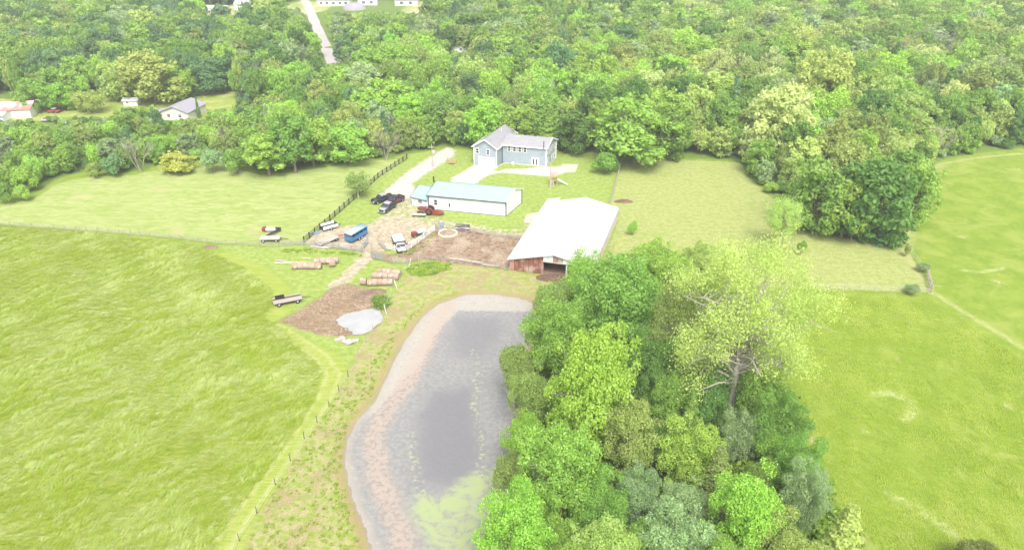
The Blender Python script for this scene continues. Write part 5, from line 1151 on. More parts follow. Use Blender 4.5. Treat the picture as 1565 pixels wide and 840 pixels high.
# ---- the grove beside the pond
for a in [
 (1113,378,642,256,'sparse','yellow','very large open-crowned yellow-green tree with a pale trunk in the grove right of the pond'),
 (938,392,548,135,'round','mid','big mid-green tree behind the bright lime one, close to the barn'),
 (1000,372,480,95,'round','leaf','green tree on the far side of the grove, right of the barn corner'),
 (890,385,480,70,'sparse','lime','thin lime-green tree overlapping the right front of the barn roof'),
 (912,410,490,60,'sparse','lime','lower lime-green sapling beside the barn opening'),
 (848,464,596,98,'round','leaf','fresh green tree on the pond bank above the big lime one'),
 (903,488,694,142,'full','lime','brightest lime-green tree in the grove, in the middle of the pond bank'),
 (1018,436,600,90,'sparse','olive','olive tree between the dark green tree and the very large open-crowned one'),
 (982,500,640,80,'full','dark','dark green tree in the shade between the lime tree and the very large one'),
 (838,428,505,60,'shrub','olive','olive shrub at the top corner of the pond'),
 (790,520,622,70,'shrub','olive','feathery olive shrub leaning over the pond edge, middle'),
 (815,560,668,70,'full','olive','olive-green tree just behind the shrub that leans over the pond'),
 (800,638,712,62,'round','lime','small lime-yellow tree at the pond edge below the olive shrubs'),
 (782,682,765,62,'shrub','olive','olive shrub right at the lower pond edge'),
 (858,648,800,128,'full','leaf','fresh green tree with bare pale stems in front, lower pond bank'),
 (786,744,905,120,'full','lime','lime-green tree at the bottom edge beside the green scum of the pond'),
 (955,600,728,100,'full','olive','olive tree below and right of the brightest lime tree'),
 (1047,598,694,58,'conifer','mid','small green cedar left of the very large tree\'s trunk'),
 (1050,650,748,105,'full','leaf','spreading green tree below the small cedar'),
 (1120,628,704,58,'full','grey','grey-green shrub at the foot of the very large tree'),
 (1180,604,704,88,'full','mid','mid-green tree under the right side of the very large tree'),
 (1212,668,760,70,'full','mid','mid-green bushy tree at the right edge of the grove'),
 (1218,712,812,72,'full','grey','silvery grey-green shrub at the right edge of the grove'),
 (1087,684,778,76,'conifer','brown','brownish cedar in the middle of the lower grove'),
 (1132,718,868,112,'full','lime','bright lime tree at the lower middle of the grove'),
 (1264,776,910,120,'conifer','olive','dark olive cedar at the bottom right corner of the grove'),
 (968,716,806,78,'full','grey','grey-brown bush beside the narrow green gap in the grove'),
 (1048,738,812,80,'full','grey','silvery bush just right of the narrow green gap in the grove'),
 (915,732,830,95,'full','mid','mid-green tree right of the one with bare pale stems'),
 (1025,782,890,120,'full','grey','grey bush with bare twigs at the bottom edge of the grove'),
 (915,796,915,120,'full','yellow','yellow-green tree at the bottom edge, left part of the grove'),
 (1180,788,900,100,'full','olive','olive-green tree at the bottom edge between the lime tree and the dark cedar'),
 (1152,560,668,100,'shrub','mid','mid-green undergrowth bush right of the very large tree\'s trunk'),
 (1070,560,650,90,'full','dark','dark green small tree left of the very large tree\'s trunk'),
 (1015,560,660,80,'full','mid','mid-green tree under the left side of the very large tree'),
 (1000,640,720,70,'shrub','dark','dark green shrub between the olive tree and the spreading green tree'),
 (850,790,880,80,'shrub','leaf','fresh green shrub at the bottom edge beside the pond-side lime tree'),
 (1075,800,900,90,'shrub','mid','mid-green bush at the bottom edge left of the bright lime tree'),
 (1160,700,760,60,'shrub','mid','mid-green shrub between the brown cedar and the silvery shrub'),
 (1170,650,716,70,'shrub','leaf','fresh green shrub below the mid-green tree at the right edge'),
 (975,790,880,70,'shrub','mid','mid-green bush at the bottom of the narrow green gap'),
 (1490,826,880,90,'shrub','brown','brownish bush cut by the bottom edge on the right'),
 (1100,840,960,110,'full','mid','mid-green tree whose top just enters the bottom edge left of the lime tree'),
 (870,830,960,110,'full','leaf','fresh green tree whose top just enters the bottom edge, far left of the grove'),
 (950,368,430,62,'bare','bare','grey leafless bush against the right wall of the barn'),
 (940,400,450,50,'shrub','grey','grey-green bush below the bare one at the barn wall'),
 (966,335,360,18,'shrub','leaf','small green sapling in the pasture right of the barn'),
 (1065,375,450,60,'round','yellow','yellow-green tree at the far tip of the grove'),
]: at_px(*a)
for (x_, y_, l_) in ((852, 792, 'pale bare stems standing in front of the fresh green tree'),):
    p_ = P(x_, y_); add_tree(p_.x, p_.y, 11, 2.2, 'bare', 'bare', 'bare pale dead tree standing in front of the fresh green tree by the pond', 'tree', None, 'bare_tree', 5)
# ---- the clump and single trees by the right pasture
for a in [
 (1240,243,352,105,'full','mid','left tree of the dark clump beside the grazed pasture'),
 (1322,240,364,125,'full','dark','largest dense dark tree of the clump beside the grazed pasture'),
 (1285,262,362,90,'full','leaf','middle tree of the clump beside the grazed pasture'),
 (1350,305,370,60,'conifer','blue','dark cedar at the front corner of the clump beside the grazed pasture'),
 (1390,246,345,64,'full','leaf','right-hand tree of the clump next to the mown track'),
 (1300,318,366,60,'full','dark','low dark green tree at the foot of the clump beside the pasture'),
 (1375,225,310,80,'full','mid','tree at the back of the clump, towards the big right field'),
 (1190,303,382,58,'sparse','yellow','young open yellow-green tree standing alone in the grazed pasture'),
 (1223,366,390,17,'shrub','leaf','tiny shrub just right of the lone tree in the grazed pasture'),
 (1392,434,450,28,'shrub','grey','round grey-green shrub by the wooden corner brace'),
 (1410,402,416,24,'shrub','grey','pale shrub above the wooden corner brace on the fence line'),
 (1384,372,392,12,'shrub','olive','small olive sapling at the fence below the clump'),
 (970,148,250,128,'full','leaf','big spreading green tree right of the round bush'),
 (924,230,266,46,'shrub','mid','round dark green bush on the lawn right of the grey house'),
 (838,162,228,56,'conifer','mid','mid-green spruce behind the right end of the grey house'),
 (1182,125,246,100,'full','pale','pale cream-green tree at the wood edge above the grazed pasture'),
 (1250,76,190,88,'full','yellow','tall yellow-green tree standing out high in the right woods'),
 (1010,160,244,70,'full','mid','mid-green tree immediately right of the big spreading one'),
 (880,170,232,70,'full','dark','dark green tree between the spruce and the big spreading tree'),
 (742,152,228,66,'full','lime','lime-green tree directly behind the left end of the grey house'),
 (790,160,222,66,'full','leaf','green tree directly behind the grey house ridge'),
 (275,232,263,54,'full','gold','small yellowish spreading tree standing alone at the top of the left pasture'),
 (548,264,302,42,'sparse','olive','small thin tree growing in the dark board fence line'),
 (412,203,268,68,'oval','leaf','tall fresh green tree at the pasture edge'),
 (452,170,264,62,'oval','mid','tall slender mid-green tree beside the pasture edge'),
 (590,186,244,38,'bare','bare','grey leafless tree at the wood edge above the board fence'),
 (216,200,262,40,'bare','bare','grey leafless tree at the wood edge above the left pasture'),
 (480,180,252,75,'full','leaf','fresh green tree at the wood edge left of the bare grey tree'),
 (535,188,250,75,'full','leaf','broad fresh green tree between the pasture and the bare grey tree'),
 (176,236,268,46,'shrub','blue','round bluish-green bush at the top left of the left pasture'),
 (146,246,272,28,'shrub','olive','small olive bush left of the round bluish one'),
 (328,225,264,44,'shrub','grey','grey-green bushes right of the small yellowish tree'),
 (362,222,266,44,'shrub','mid','mid-green bush left of the tall fresh green tree'),
 (36,282,308,26,'shrub','leaf','small light green bush at the far left of the pasture edge'),
 (10,278,312,34,'shrub','mid','mid-green bush at the left picture edge above the pasture'),
 (238,80,158,92,'full','yellow','very wide yellow-green tree behind the neighbour\'s lawn'),
 (190,96,154,58,'full','yellow','yellow-green tree joined to the left side of the very wide one'), (278,100,152,50,'full','lime','yellow-green tree joined to the right side of the very wide one'),
 (326,88,142,66,'full','blue','dark round tree right of the very wide yellow-green one'),
 (140,135,172,48,'willow','yellow','pale yellow-green willow on the neighbour\'s lawn'),
 (652,22,80,34,'oval','grey','neat egg-shaped grey-green tree in the upper middle'),
 (990,108,172,72,'full','pale','pale cream-green tree in the woods above the big spreading tree'),
 (305,148,180,9,'conifer','dark','slim dark evergreen beside the neighbouring bungalow'),
 (60,120,170,60,'full','mid','mid-green tree above the red car'), (95,126,168,52,'full','lime','lime-green tree just left of the willow'),
 (722,90,150,60,'sparse','yellow','yellow-green open tree right of the white cottage'), (600,52,100,26,'round','lime','small lime tree in the upper middle, left of the egg-shaped one'),
 (380,2,36,26,'oval','blue','dark tree right of the distant garage, top left'), (340,8,36,34,'oval','blue','dark tree above the distant mobile home'), (407,0,26,26,'oval','blue','dark oval tree at the top edge left of the far road'),
 (455,30,70,40,'bare','bare','silvery leafless tree left of the far road'), (400,36,78,50,'shrub','grey','silvery grey-green tree left of the far road'), (300,56,98,40,'bare','bare','silvery leafless tree in the upper left woods'),
]: at_px(*a)
# ---- the woods: scattered trees, smaller along the left and near the lawns
FOR = np.array(Z['forest']); rng = np.random.default_rng(77)
keepout = [(Z['nyard'], 1.0), (Z['topfield'], 2.0), (Z['path'], 1.0)]
VIEW = [(243,150,312,181,232), (-10,153,52,184,232), (68,162,97,176,236), (190,153,215,163,262), (312,10,352,24,480), (480,-5,645,20,480), (360,2,384,14,480), (686,62,712,78,330),
        (722,190,852,258,185), (462,0,512,92,300), (66,178,92,190,222), (120,158,165,178,250), (300,150,360,158,255), (464,0,482,20,505), (474,20,492,50,400), (486,50,504,75,340), (494,75,514,95,305), (440,0,470,12,480), (268,142,300,162,250)]
cand = []
N_TRY = 52000
xs = rng.uniform(-420, 420, N_TRY); ys = rng.uniform(165, 640, N_TRY)
inF = sdf(Z['forest'], xs, ys); oky = np.minimum.reduce([-sdf(Z[k], xs, ys) for k in ('nyard', 'topfield', 'path')]); rd = pld(road_line, xs, ys)
grid = {}
def near_ok(x, y, r):
    cx, cy = int(x//12), int(y//12)
    for i in (-1, 0, 1):
        for j in (-1, 0, 1):
            for (a, b, q) in grid.get((cx+i, cy+j), ()):
                if (a-x)**2+(b-y)**2 < ((r+q)*.58)**2: return False
    return True
for (a, b, q) in placed: grid.setdefault((int(a//12), int(b//12)), []).append((a, b, min(q, 9)))
PATCH = rng.normal(size=(40, 2))
def lown(x, y, s, o): return math.sin(x/s+o)*math.cos(y/s*1.3+o*2)+.5*math.sin(x/s*2.3+y/s*1.7+o*3)
auto = []
for x, y, s_, k_, rd_ in zip(xs, ys, inF, oky, rd):
    if s_ < 1.2 or k_ < .5 or rd_ < 7: continue
    if abs(x) > y*.78+30: continue
    px, py, dep = proj(x, y, 0)
    left = px < 420 and py > 176
    edge = s_ < 9
    if left: h = rng.uniform(4.5, 8.5)
    elif edge: h = rng.uniform(6.5, 11)
    elif px < 800: h = rng.uniform(8, 14.5)
    else: h = rng.uniform(9, 16)
    r = h*(rng.uniform(.30, .44) if rng.random() < .85 else .50)
    if s_ < r*.75: r = max(1.6, s_*1.1+.8)
    if rd_ < r+3.2 and rd_ > 0: r = max(2, rd_-3.4)
    if k_ < r*.8: r = max(1.8, k_)
    if not near_ok(x, y, r): continue
    # keep the sight lines to the far houses, the road and the lawns
    tx, ty, td = proj(x, y, h); bx, by, bd = proj(x, y, 0); rp = r*F/bd; bad = False
    for (x0, y0, x1, y1, dd) in VIEW:
        if tx+rp*.8 > x0 and tx-rp*.8 < x1 and ty < y1-2 and by > y0 and y < dd: bad = True; break
    if bad:
        ok = False
        for h2 in (h*.6, h*.4, 2.6):
            ty = proj(x, y, h2)[1]
            if all(not (tx+rp*.6 > v[0] and tx-rp*.6 < v[2] and ty < v[3]-2 and by > v[1] and y < v[4]) for v in VIEW): h = h2; r = min(r, h*.5); ok = True; break
        if not ok: continue
    a1, a2 = lown(x, y, 38, 1.0), lown(x, y, 15, 4.0); u = rng.random()
    farf = (y-170)/400
    if left: w = {'leaf': 3, 'lime': 2, 'mid': 3, 'olive': 1.6, 'grey': 1.0, 'yellow': .8, 'blue': .5}
    elif px > 1000: w = {'yellow': 2.6+a1*1.2, 'leaf': 2.6, 'mid': 2.2, 'olive': 1.8, 'dark': 1.0-a2*.6, 'pale': .9+a1*.6, 'lime': 1.2, 'grey': .7}
    elif px < 420: w = {'mid': 2.6, 'leaf': 2.4, 'blue': 2.0-a1, 'dark': .9, 'yellow': .7, 'olive': 1.0, 'lime': .7, 'grey': .5}
    else: w = {'leaf': 3.0, 'mid': 2.6, 'lime': 1.3, 'olive': 1.4, 'dark': 1.0-a1*.5, 'blue': .9, 'grey': .9, 'yellow': 1.0}
    ks = list(w); ws = np.clip([w[k] for k in ks], .05, 9); col = ks[rng.choice(len(ks), p=ws/ws.sum())]
    kind = rng.choice(['full', 'round', 'oval', 'sparse', 'conifer', 'bare', 'shrub'], p=[.44, .30, .11, .08, .02, .025, .025]) if not edge else rng.choice(['full', 'shrub', 'sparse', 'bare', 'oval'], p=[.66, .20, .05, .03, .06])
    if h < 4.6: kind = 'shrub'
    if kind == 'bare': col = 'bare'; r *= .8
    if kind == 'conifer': col = 'dark' if u < .6 else 'blue'; r *= .7
    grid.setdefault((int(x//12), int(y//12)), []).append((x, y, r))
    infr = -30 < px < 1600 and ty > -25
    auto.append(dict(x=x, y=y, h=h, r=r, kind=str(kind), col=col, size=(h*F/bd)*math.sqrt(r/h)*(1 if (-rp < bx < 1565+rp and by > 3) else 0), seed=int(rng.integers(1e6)), px=px, py=py, rz=None))
# bushes along the skirts of the wood, hiding the trunks
nb = 0; gs = {}
for x, y, s_, k_ in zip(xs, ys, inF, oky):
    if not (.4 < s_ < 4.5) or y > 330 or k_ < 1.5 or abs(x) > y*.75+10: continue
    px, py, dep = proj(x, y, 0); r = rng.uniform(1.3, 2.6)
    if 655 < px < 705 and py < 245: continue
    if any((a_-x)**2+(b_-y)**2 < ((r+q_)*.62)**2 for i_ in (-1, 0, 1) for j_ in (-1, 0, 1) for (a_, b_, q_) in gs.get((int(x//6)+i_, int(y//6)+j_), ())): continue
    h = r*rng.uniform(1.0, 1.6); tx, ty, td = proj(x, y, h); rp = r*F/dep
    if any(tx+rp > v[0] and tx-rp < v[2] and ty < v[3]-2 and py > v[1] and y < v[4] for v in VIEW): continue
    gs.setdefault((int(x//6), int(y//6)), []).append((x, y, r)); nb += 1
    auto.append(dict(x=x, y=y, h=h, r=r, kind='shrub', col=str(rng.choice(['mid', 'leaf', 'olive', 'grey', 'lime', 'dark'], p=[.3, .3, .14, .1, .08, .08])), size=(h*F/dep)*math.sqrt(r/h)*(1 if -rp < px < 1565+rp else 0), seed=int(rng.integers(1e6)), px=px, py=py, rz=None))
print('edge bushes', nb)
# the largest in view are things of their own, the rest is the wood behind
auto.sort(key=lambda d: -d['size'])
n_t = sum(1 for i in ITEMS if i['cat'] == 'tree'); n_s = sum(1 for i in ITEMS if i['cat'] == 'shrub')
ind, rest = [], []
for d in auto:
    sh = d['kind'] == 'shrub'
    if (n_s if sh else n_t) < 300 and d['size'] > 0:
        ind.append(d)
        if sh: n_s += 1
        else: n_t += 1
    else: rest.append(d)
LM = [('the grey house', 787, 225), ('the blue-roofed workshop', 720, 290), ('the neighbouring bungalow', 275, 165), ('the white cottage', 699, 72), ('the far road', 488, 50), ('the egg-shaped tree', 652, 50), ('the very wide yellow-green tree', 230, 120), ('the willow', 140, 152),
      ('the big spreading tree', 965, 195), ('the standout yellow-green tree', 1250, 120), ('the pale cream-green tree', 1182, 185), ('the lone yellowish tree', 275, 246), ('the bare grey tree', 590, 215), ('the dark clump', 1320, 300), ('the drive entrance', 683, 226),
      ('the left edge', 0, 200), ('the right edge', 1565, 180), ('the round bush', 924, 247), ('the rust-streaked barn', 20, 165), ('the tall fresh green tree', 412, 235)]
used = {}
for d in ind:
    cy = d['py']-d['h']*F/proj(d['x'], d['y'], 0)[2]*.45; cx = d['px']; best = sorted(LM, key=lambda l: (l[1]-cx)**2+((l[2]-cy)*1.6)**2); L_ = best[0]
    dx, dy = cx-L_[1], cy-L_[2]; dist = 'just ' if math.hypot(dx, dy) < 60 else '' if math.hypot(dx, dy) < 130 else 'well '
    dirw = ('right of' if dx > 0 else 'left of') if abs(dx) > 1.4*abs(dy) else (('below' if dy > 0 else 'above') if abs(dy) > 1.8*abs(dx) else ('below and ' if dy > 0 else 'above and ')+('right of' if dx > 0 else 'left of'))
    sz = 'tall ' if d['h'] > 14.5 else 'low ' if d['h'] < 6 else ''
    noun = 'bush' if d['kind'] == 'shrub' else 'tree'; kw = KW[d['kind']]
    c_ = PAL[d['col']][1]; look = 'grey leafless tree' if d['kind'] == 'bare' else f"{c_} conifer" if d['kind'] == 'conifer' else f"{c_} bush" if noun == 'bush' else f"{c_} {kw} tree"
    d['label'] = f"{sz}{look} in the woods {dist}{dirw} {L_[0]}"; d['short'] = f"{sz}{look} {dist}{dirw} {L_[0]}"; d['cx'] = cx; d['cy'] = cy; used.setdefault(d['label'], []).append(d)
for l, ds in used.items():
    if len(ds) == 1: continue
    ds.sort(key=lambda d: d['cx'])
    for i, d in enumerate(ds):
        w_ = 'leftmost' if i == 0 else 'rightmost' if i == len(ds)-1 else ORD[min(i, 11)]+' from left'
        if len(ds) == 2: w_ = ('left one', 'right one')[i]
        d['label'] = d['short']+', '+w_
for d in ind:
    if len(d['label'].split()) > 16: d['label'] = d['label'].replace('tall ', '').replace('low ', '').replace(' in the woods', '')
    while len(d['label'].split()) > 16: d['label'] = d['label'].replace(' the ', ' ', 1)
for d in ind:
    sh = d['kind'] == 'shrub'; ITEMS.append(dict(d, cat='shrub' if sh else 'tree', group='trees of the woods behind the farm' if not sh else 'bushes of the woods behind the farm', name={'shrub': 'shrub', 'conifer': 'conifer_tree', 'bare': 'bare_tree'}.get(d['kind'], 'tree')))
for k, d in enumerate(ITEMS):
    rnd = random.Random(d['seed']); close = math.hypot(d['x'], d['y']) < 150
    src = (NEAR if close and d['kind'] in NEAR else MIDT); vs = src[d['kind']]; i = rnd.randrange(len(vs)); cm, tm = vs[i]
    if d['r'] > 8 and close: cm, tm = GIANT; d['rz'] = 0
    R0 = {'conifer': 2.4, 'shrub': 5.5, 'oval': 3.2}.get(d['kind'], 4.4 if d['kind'] != 'bare' else 3.5); R0 = {('full', False): 4.2, ('sparse', True): 4.6}.get((d['kind'], close), R0)
    o = empty(d['name'], (d['x'], d['y'], gz(d['x'], d['y'])), d['rz'] if d['rz'] is not None else rnd.uniform(0, 6.28), d['label'], d['cat'], d['group'])
    sx = d['r']/R0*.96; szz = d['h']/HH/(.985 if d['kind'] != 'shrub' else .93)
    o.scale = (sx, sx, szz)
    c0 = PAL[d['col']][0]; jv = rnd.uniform(.88, 1.2)*(1.08 if close else 1.05); jh = rnd.uniform(.92, 1.1)
    tr_ = mobj('trunk' if d['kind'] not in ('shrub', 'bare') else 'branches', tm, o)
    if cm:
        cr = mobj('crown', cm, o); cr.color = (c0[0]*jv*jh, c0[1]*jv, c0[2]*jv, 1)
# instanced stuff
def scatter(name, variants, pts, rot, scl, idx, tint, **kw):
    me = bpy.data.meshes.new(name); me.vertices.add(len(pts)); me.vertices.foreach_set('co', np.asarray(pts, np.float32).ravel())
    for nm, arr, ty in (('rotv', rot, 'FLOAT_VECTOR'), ('sclv', scl, 'FLOAT_VECTOR'), ('tint', tint, 'FLOAT_COLOR'), ('idx', idx, 'INT')):
        a = me.attributes.new(nm, ty, 'POINT')
        if ty == 'FLOAT_VECTOR': a.data.foreach_set('vector', np.asarray(arr, np.float32).ravel())
        elif ty == 'FLOAT_COLOR': a.data.foreach_set('color', np.asarray(arr, np.float32).ravel())
        else: a.data.foreach_set('value', np.asarray(arr, np.int32))
    o = tag(mobj(name, me), **kw); col = bpy.data.collections.new(name+'_forms')
    for i, v in enumerate(variants): col.objects.link(bpy.data.objects.new(f'{name}_form_{i:02d}', v))
    g = bpy.data.node_groups.new(name+'_scatter', 'GeometryNodeTree'); g.interface.new_socket('Geometry', in_out='INPUT', socket_type='NodeSocketGeometry'); g.interface.new_socket('Geometry', in_out='OUTPUT', socket_type='NodeSocketGeometry')
    N = g.nodes; gi = N.new('NodeGroupInput'); go = N.new('NodeGroupOutput'); ip = N.new('GeometryNodeInstanceOnPoints'); ci = N.new('GeometryNodeCollectionInfo'); ci.inputs[0].default_value = col; ci.inputs['Separate Children'].default_value = True; ci.inputs['Reset Children'].default_value = True
    mp_ = N.new('GeometryNodeMeshToPoints')
    def na(n_, t_): q = N.new('GeometryNodeInputNamedAttribute'); q.data_type = t_; q.inputs[0].default_value = n_; return q.outputs[0]
    L = g.links.new; L(gi.outputs[0], mp_.inputs[0]); L(mp_.outputs[0], ip.inputs['Points']); L(ci.outputs[0], ip.inputs['Instance']); ip.inputs['Pick Instance'].default_value = True
    L(na('idx', 'INT'), ip.inputs['Instance Index']); L(na('rotv', 'FLOAT_VECTOR'), ip.inputs['Rotation']); L(na('sclv', 'FLOAT_VECTOR'), ip.inputs['Scale']); L(ip.outputs[0], go.inputs[0])
    md = o.modifiers.new('scatter', 'NODES'); md.node_group = g; return o
fv = []; fk = {}
for k, nv, n, s_, RR in (('full', 5, 3200, .40, 4.2), ('round', 5, 3000, .40, 4.4), ('oval', 3, 2800, .38, 3.2), ('sparse', 2, 1800, .38, 4.4), ('conifer', 2, 2400, .42, 2.4), ('bare', 1, 0, .1, 3.5), ('shrub', 2, 1800, .6, 5.5)):
    fk[k] = (len(fv), nv, RR)
    for j in range(nv): fv.append(variant(k, 300+len(fv), n, s_, RR, True))
pts, rot, scl, idx, tint = [], [], [], [], []
rn = np.random.default_rng(5)
for d in rest:
    i0, nv, RR = fk[d['kind']]; pts.append((d['x'], d['y'], 0)); rot.append((0, 0, rn.uniform(0, 6.28))); sx = d['r']/RR; scl.append((sx, sx, d['h']/HH)); idx.append(i0+int(rn.integers(nv)))
    c0 = PAL[d['col']][0]; jv = rn.uniform(.85, 1.18); tint.append((c0[0]*jv, c0[1]*jv, c0[2]*jv, 1))
print('individual', len(ITEMS), 'wood', len(rest))
scatter('woodland', fv, pts, rot, scl, idx, tint, kind='stuff', label='distant mixed woodland stretching to the top of the view', cat='woods')
# ================================================================ GRASS TUFTS, WEEDS
m_grassi = leaf_mat('grass_blades', True)
def tuft(seed, nb, h, lean, w=.05, spread=.35):
    rg = np.random.default_rng(seed); V = []; Fs = []; vv = []
    for i in range(nb):
        x, y = rg.normal(0, spread, 2); a = rg.normal(0, .35); L = h*rg.uniform(.6, 1.2); ln = lean*rg.uniform(.6, 1.4); wd = w*rg.uniform(.7, 1.3)
        dx, dy = math.cos(a), math.sin(a); n = len(V)
        for f in (0, .5, 1.0):
            c = np.array([x+dx*ln*f*f*L, y+dy*ln*f*f*L, L*(f-.25*ln*f*f)]); q = wd*(1-f*.8); V += [c+np.array([-dy, dx, 0])*q, c-np.array([-dy, dx, 0])*q]; vv += [.3+.5*f]*2
        Fs += [(n, n+1, n+3, n+2), (n+2, n+3, n+5, n+4)]
    me = bpy.data.meshes.new('tuft'); me.from_pydata([tuple(v) for v in V], [], Fs); me.materials.append(m_grassi); at = me.attributes.new('v', 'FLOAT', 'POINT'); at.data.foreach_set('value', np.asarray(vv, np.float32)); me.update(); return me
rn = np.random.default_rng(8)
VN = rn.random((256, 256))
def vnoise(u, v):
    i, j = np.floor(u).astype(int), np.floor(v).astype(int); f, g = u-i, v-j; f = f*f*(3-2*f); g = g*g*(3-2*g); q = lambda a, b: VN[a % 256, b % 256]
    return (q(i, j)*(1-f)+q(i+1, j)*f)*(1-g)+(q(i, j+1)*(1-f)+q(i+1, j+1)*f)*g
def grass(name, label, zone, box, n, forms, tints, hs_, ang, swirl, margin=.3, extra=None):
    x = rn.uniform(box[0], box[1], n); y = rn.uniform(box[2], box[3], n)
    ok = (sdf(Z[zone], x, y) > margin) & (np.abs(x) < y*.86+8)
    if extra: ok &= extra(x, y)
    x, y = x[ok], y[ok]; m_ = len(x)
    z = np.array([gz(a, b) for a, b in zip(x, y)])
    fl = np.sin(x*.21+1)*np.cos(y*.17)+.6*np.sin(x*.47+y*.39+2)+.35*np.sin(x*1.1-y*.8)
    r = np.stack([np.zeros(m_), np.zeros(m_), ang+swirl*fl+rn.normal(0, .22, m_)], 1); s = rn.uniform(hs_[0], hs_[1], m_)*(1+.15*fl)
    bend = 2.2*vnoise(x/14+3, y/14+9); uu = (x*math.cos(ang)+y*math.sin(ang)); vv = (-x*math.sin(ang)+y*math.cos(ang))+bend*2
    st = .5*vnoise(uu/3.2+50, vv/.75+70)+.3*vnoise(uu/1.6+20, vv/.45)+.2*vnoise(x/11, y/11+40)
    k = np.clip((st-.50)*2.6+.34+rn.normal(0, .10, m_), 0, 1)[:, None]; t = np.array(tints[0])*(1-k)+np.array(tints[1])*k
    scatter(name, forms, np.stack([x, y, z-.02], 1), r, np.stack([s, s, s], 1), rn.integers(len(forms), size=m_), np.concatenate([t, np.ones((m_, 1))], 1), kind='stuff', label=label, cat='grass')
tall = [tuft(i, 14, .75, 1.3, .045, .30) for i in range(4)]
short = [tuft(20+i, 12, .28, .7, .04, .32) for i in range(3)]
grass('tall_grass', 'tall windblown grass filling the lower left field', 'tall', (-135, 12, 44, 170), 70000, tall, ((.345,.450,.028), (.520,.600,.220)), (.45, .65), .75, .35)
# loose clods and small stones on the trodden ground
m_clod = mat('dry_clods', (.30,.215,.15), .95, .35, 1.0, dirt=((.46,.38,.29), .56))
clods = []
for k_ in range(4):
    me = rock(50+k_, 1, .8, .5).copy(); me.materials.clear(); me.materials.append(m_clod); clods.append(me)
def clod_patch(name, label, zone, n, s0, s1):
    p_ = np.array(Z[zone]); x = rn.uniform(p_[:, 0].min(), p_[:, 0].max(), n*3); y = rn.uniform(p_[:, 1].min(), p_[:, 1].max(), n*3)
    ok = (sdf(Z[zone], x, y) > .3) & (sdf(Z['puddle'], x, y) < -.3) & (vnoise(x/2.5+7, y/2.5) > .38); x, y = x[ok][:n], y[ok][:n]; m_ = len(x); s = s0+(s1-s0)*rn.random(m_)**3
    scatter(name, clods, np.stack([x, y, np.full(m_, .0)], 1), rn.uniform(-.4, .4, (m_, 3))*np.array([1, 1, 8]), np.stack([s, s, s], 1), rn.integers(4, size=m_), np.ones((m_, 4)), kind='stuff', label=label, cat='clods')
clod_patch('corral_clods', 'loose clods and stones on the dirt of the corral', 'corral', 1100, .06, .38)
clod_patch('mud_clods', 'loose clods on the dug earth beside the small pond', 'mud', 900, .06, .42)
clod_patch('yard_stones', 'loose stones and scraps on the pale farmyard ground', 'yard', 500, .05, .28)
m_weed = leaf_mat('weed_leaves', True)
def weed(seed):
    rg = np.random.default_rng(seed); n = 70; C = rg.normal(0, .35, (n, 3)); C[:, 2] = np.abs(C[:, 2])*.9+.05; Nn = rg.normal(0, .5, (n, 3))+np.array([0, 0, 1]); Nn /= np.linalg.norm(Nn, axis=1, keepdims=True)
    V, Fc = cards(C, Nn, .13, rg); me = mesh_np('weed', V, Fc, m_weed, {'v': np.repeat(rg.random(n), 4)}); return me
weeds = [weed(i) for i in range(3)]
def weedpatch(name, label, poly, n, s0, s1, tints):
    p_ = P2(poly); xs_ = [a for a, _ in p_]; ys_ = [b for _, b in p_]; x = rn.uniform(min(xs_), max(xs_), n*3); y = rn.uniform(min(ys_), max(ys_), n*3); ok = sdf(p_, x, y) > 0; x, y = x[ok][:n], y[ok][:n]; m_ = len(x); s = rn.uniform(s0, s1, m_)
    z = np.array([gz(a, b) for a, b in zip(x, y)]); k = rn.random((m_, 1)); t = np.array(tints[0])*(1-k)+np.array(tints[1])*k
    scatter(name, weeds, np.stack([x, y, z], 1), np.stack([np.zeros(m_), np.zeros(m_), rn.uniform(0, 6, m_)], 1), np.stack([s, s, s], 1), rn.integers(3, size=m_), np.concatenate([t, np.ones((m_, 1))], 1), kind='stuff', label=label, cat='weeds')
weedpatch('weed_patch', 'dense patch of broad-leaved weeds below the corral', [(620,418),(632,404),(660,400),(690,404),(688,412),(662,420),(640,424)], 170, .4, .8, ((.20,.38,.04), (.48,.58,.08)))
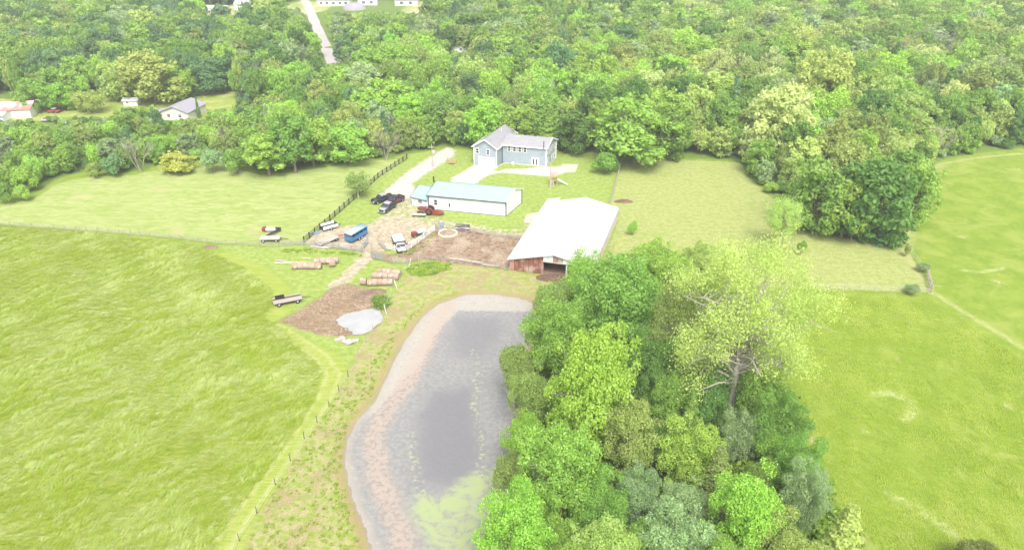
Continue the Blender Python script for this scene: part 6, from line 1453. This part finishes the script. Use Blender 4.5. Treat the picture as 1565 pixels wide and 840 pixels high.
weedpatch('rushes', 'clump of dark green rushes at the corner of the small pond', [(570,458),(588,455),(594,466),(586,474),(573,472)], 45, .6, 1.3, ((.17,.30,.04), (.30,.42,.08)))
weedpatch('fence_line_weeds', 'bright green weeds along the foot of the yard fence', [(430,381),(470,380),(556,388),(560,392),(500,388),(430,386)], 110, .25, .6, ((.26,.42,.03), (.40,.52,.08)))
weedpatch('bank_weeds', 'green weeds along the near bank of the big pond', [(560,560),(600,505),(640,465),(655,462),(632,490),(604,525),(586,565),(566,606),(535,640),(520,690),(528,760),(552,840),(520,840),(508,700),(520,640)], 300, .15, .5, ((.28,.42,.03), (.45,.52,.10)))
weedpatch('corral_edge_weeds', 'green weeds under the white pipe fence', [(617,389),(640,375),(668,354),(660,366),(640,380),(625,390)], 60, .3, .6, ((.26,.44,.03), (.40,.52,.06)))
weedpatch('track_weeds', 'scattered weeds in the trodden strip beside the stakes', [(372,845),(398,785),(470,670),(506,621),(540,575),(560,560),(520,690),(552,840)], 330, .15, .5, ((.28,.42,.03), (.42,.50,.10)))
grass('field_grass', 'short grass of the bright lower right field', 'rightnear', (10, 90, 44, 120), 26000, short, ((.300,.405,.026), (.41,.485,.075)), (.6, 1.15), 1.2, .5)
weedpatch('undergrowth', 'tangled green undergrowth covering the ground of the grove', [(1000,600),(1060,430),(1200,570),(1240,730),(1320,850),(1330,1000),(780,1000),(790,840),(800,700),(800,600),(830,480),(870,450),(960,470)], 2600, 1.0, 2.6, ((.13,.25,.03), (.30,.43,.05)))
# ================================================================ AIR
hz = MB(); hz.box(-900, 900, -30, 900, -2.5, 72); hm = bpy.data.materials.new('thin_haze'); hm.use_nodes = True; hn = hm.node_tree; hn.nodes.clear()
vo = hn.nodes.new('ShaderNodeVolumePrincipled'); vo.inputs['Color'].default_value = (.93, .96, 1, 1); vo.inputs['Density'].default_value = .00034; vo.inputs['Anisotropy'].default_value = 0
ho = hn.nodes.new('ShaderNodeOutputMaterial'); hn.links.new(vo.outputs[0], ho.inputs['Volume'])
tag(hz.build('haze', hm), kind='stuff')
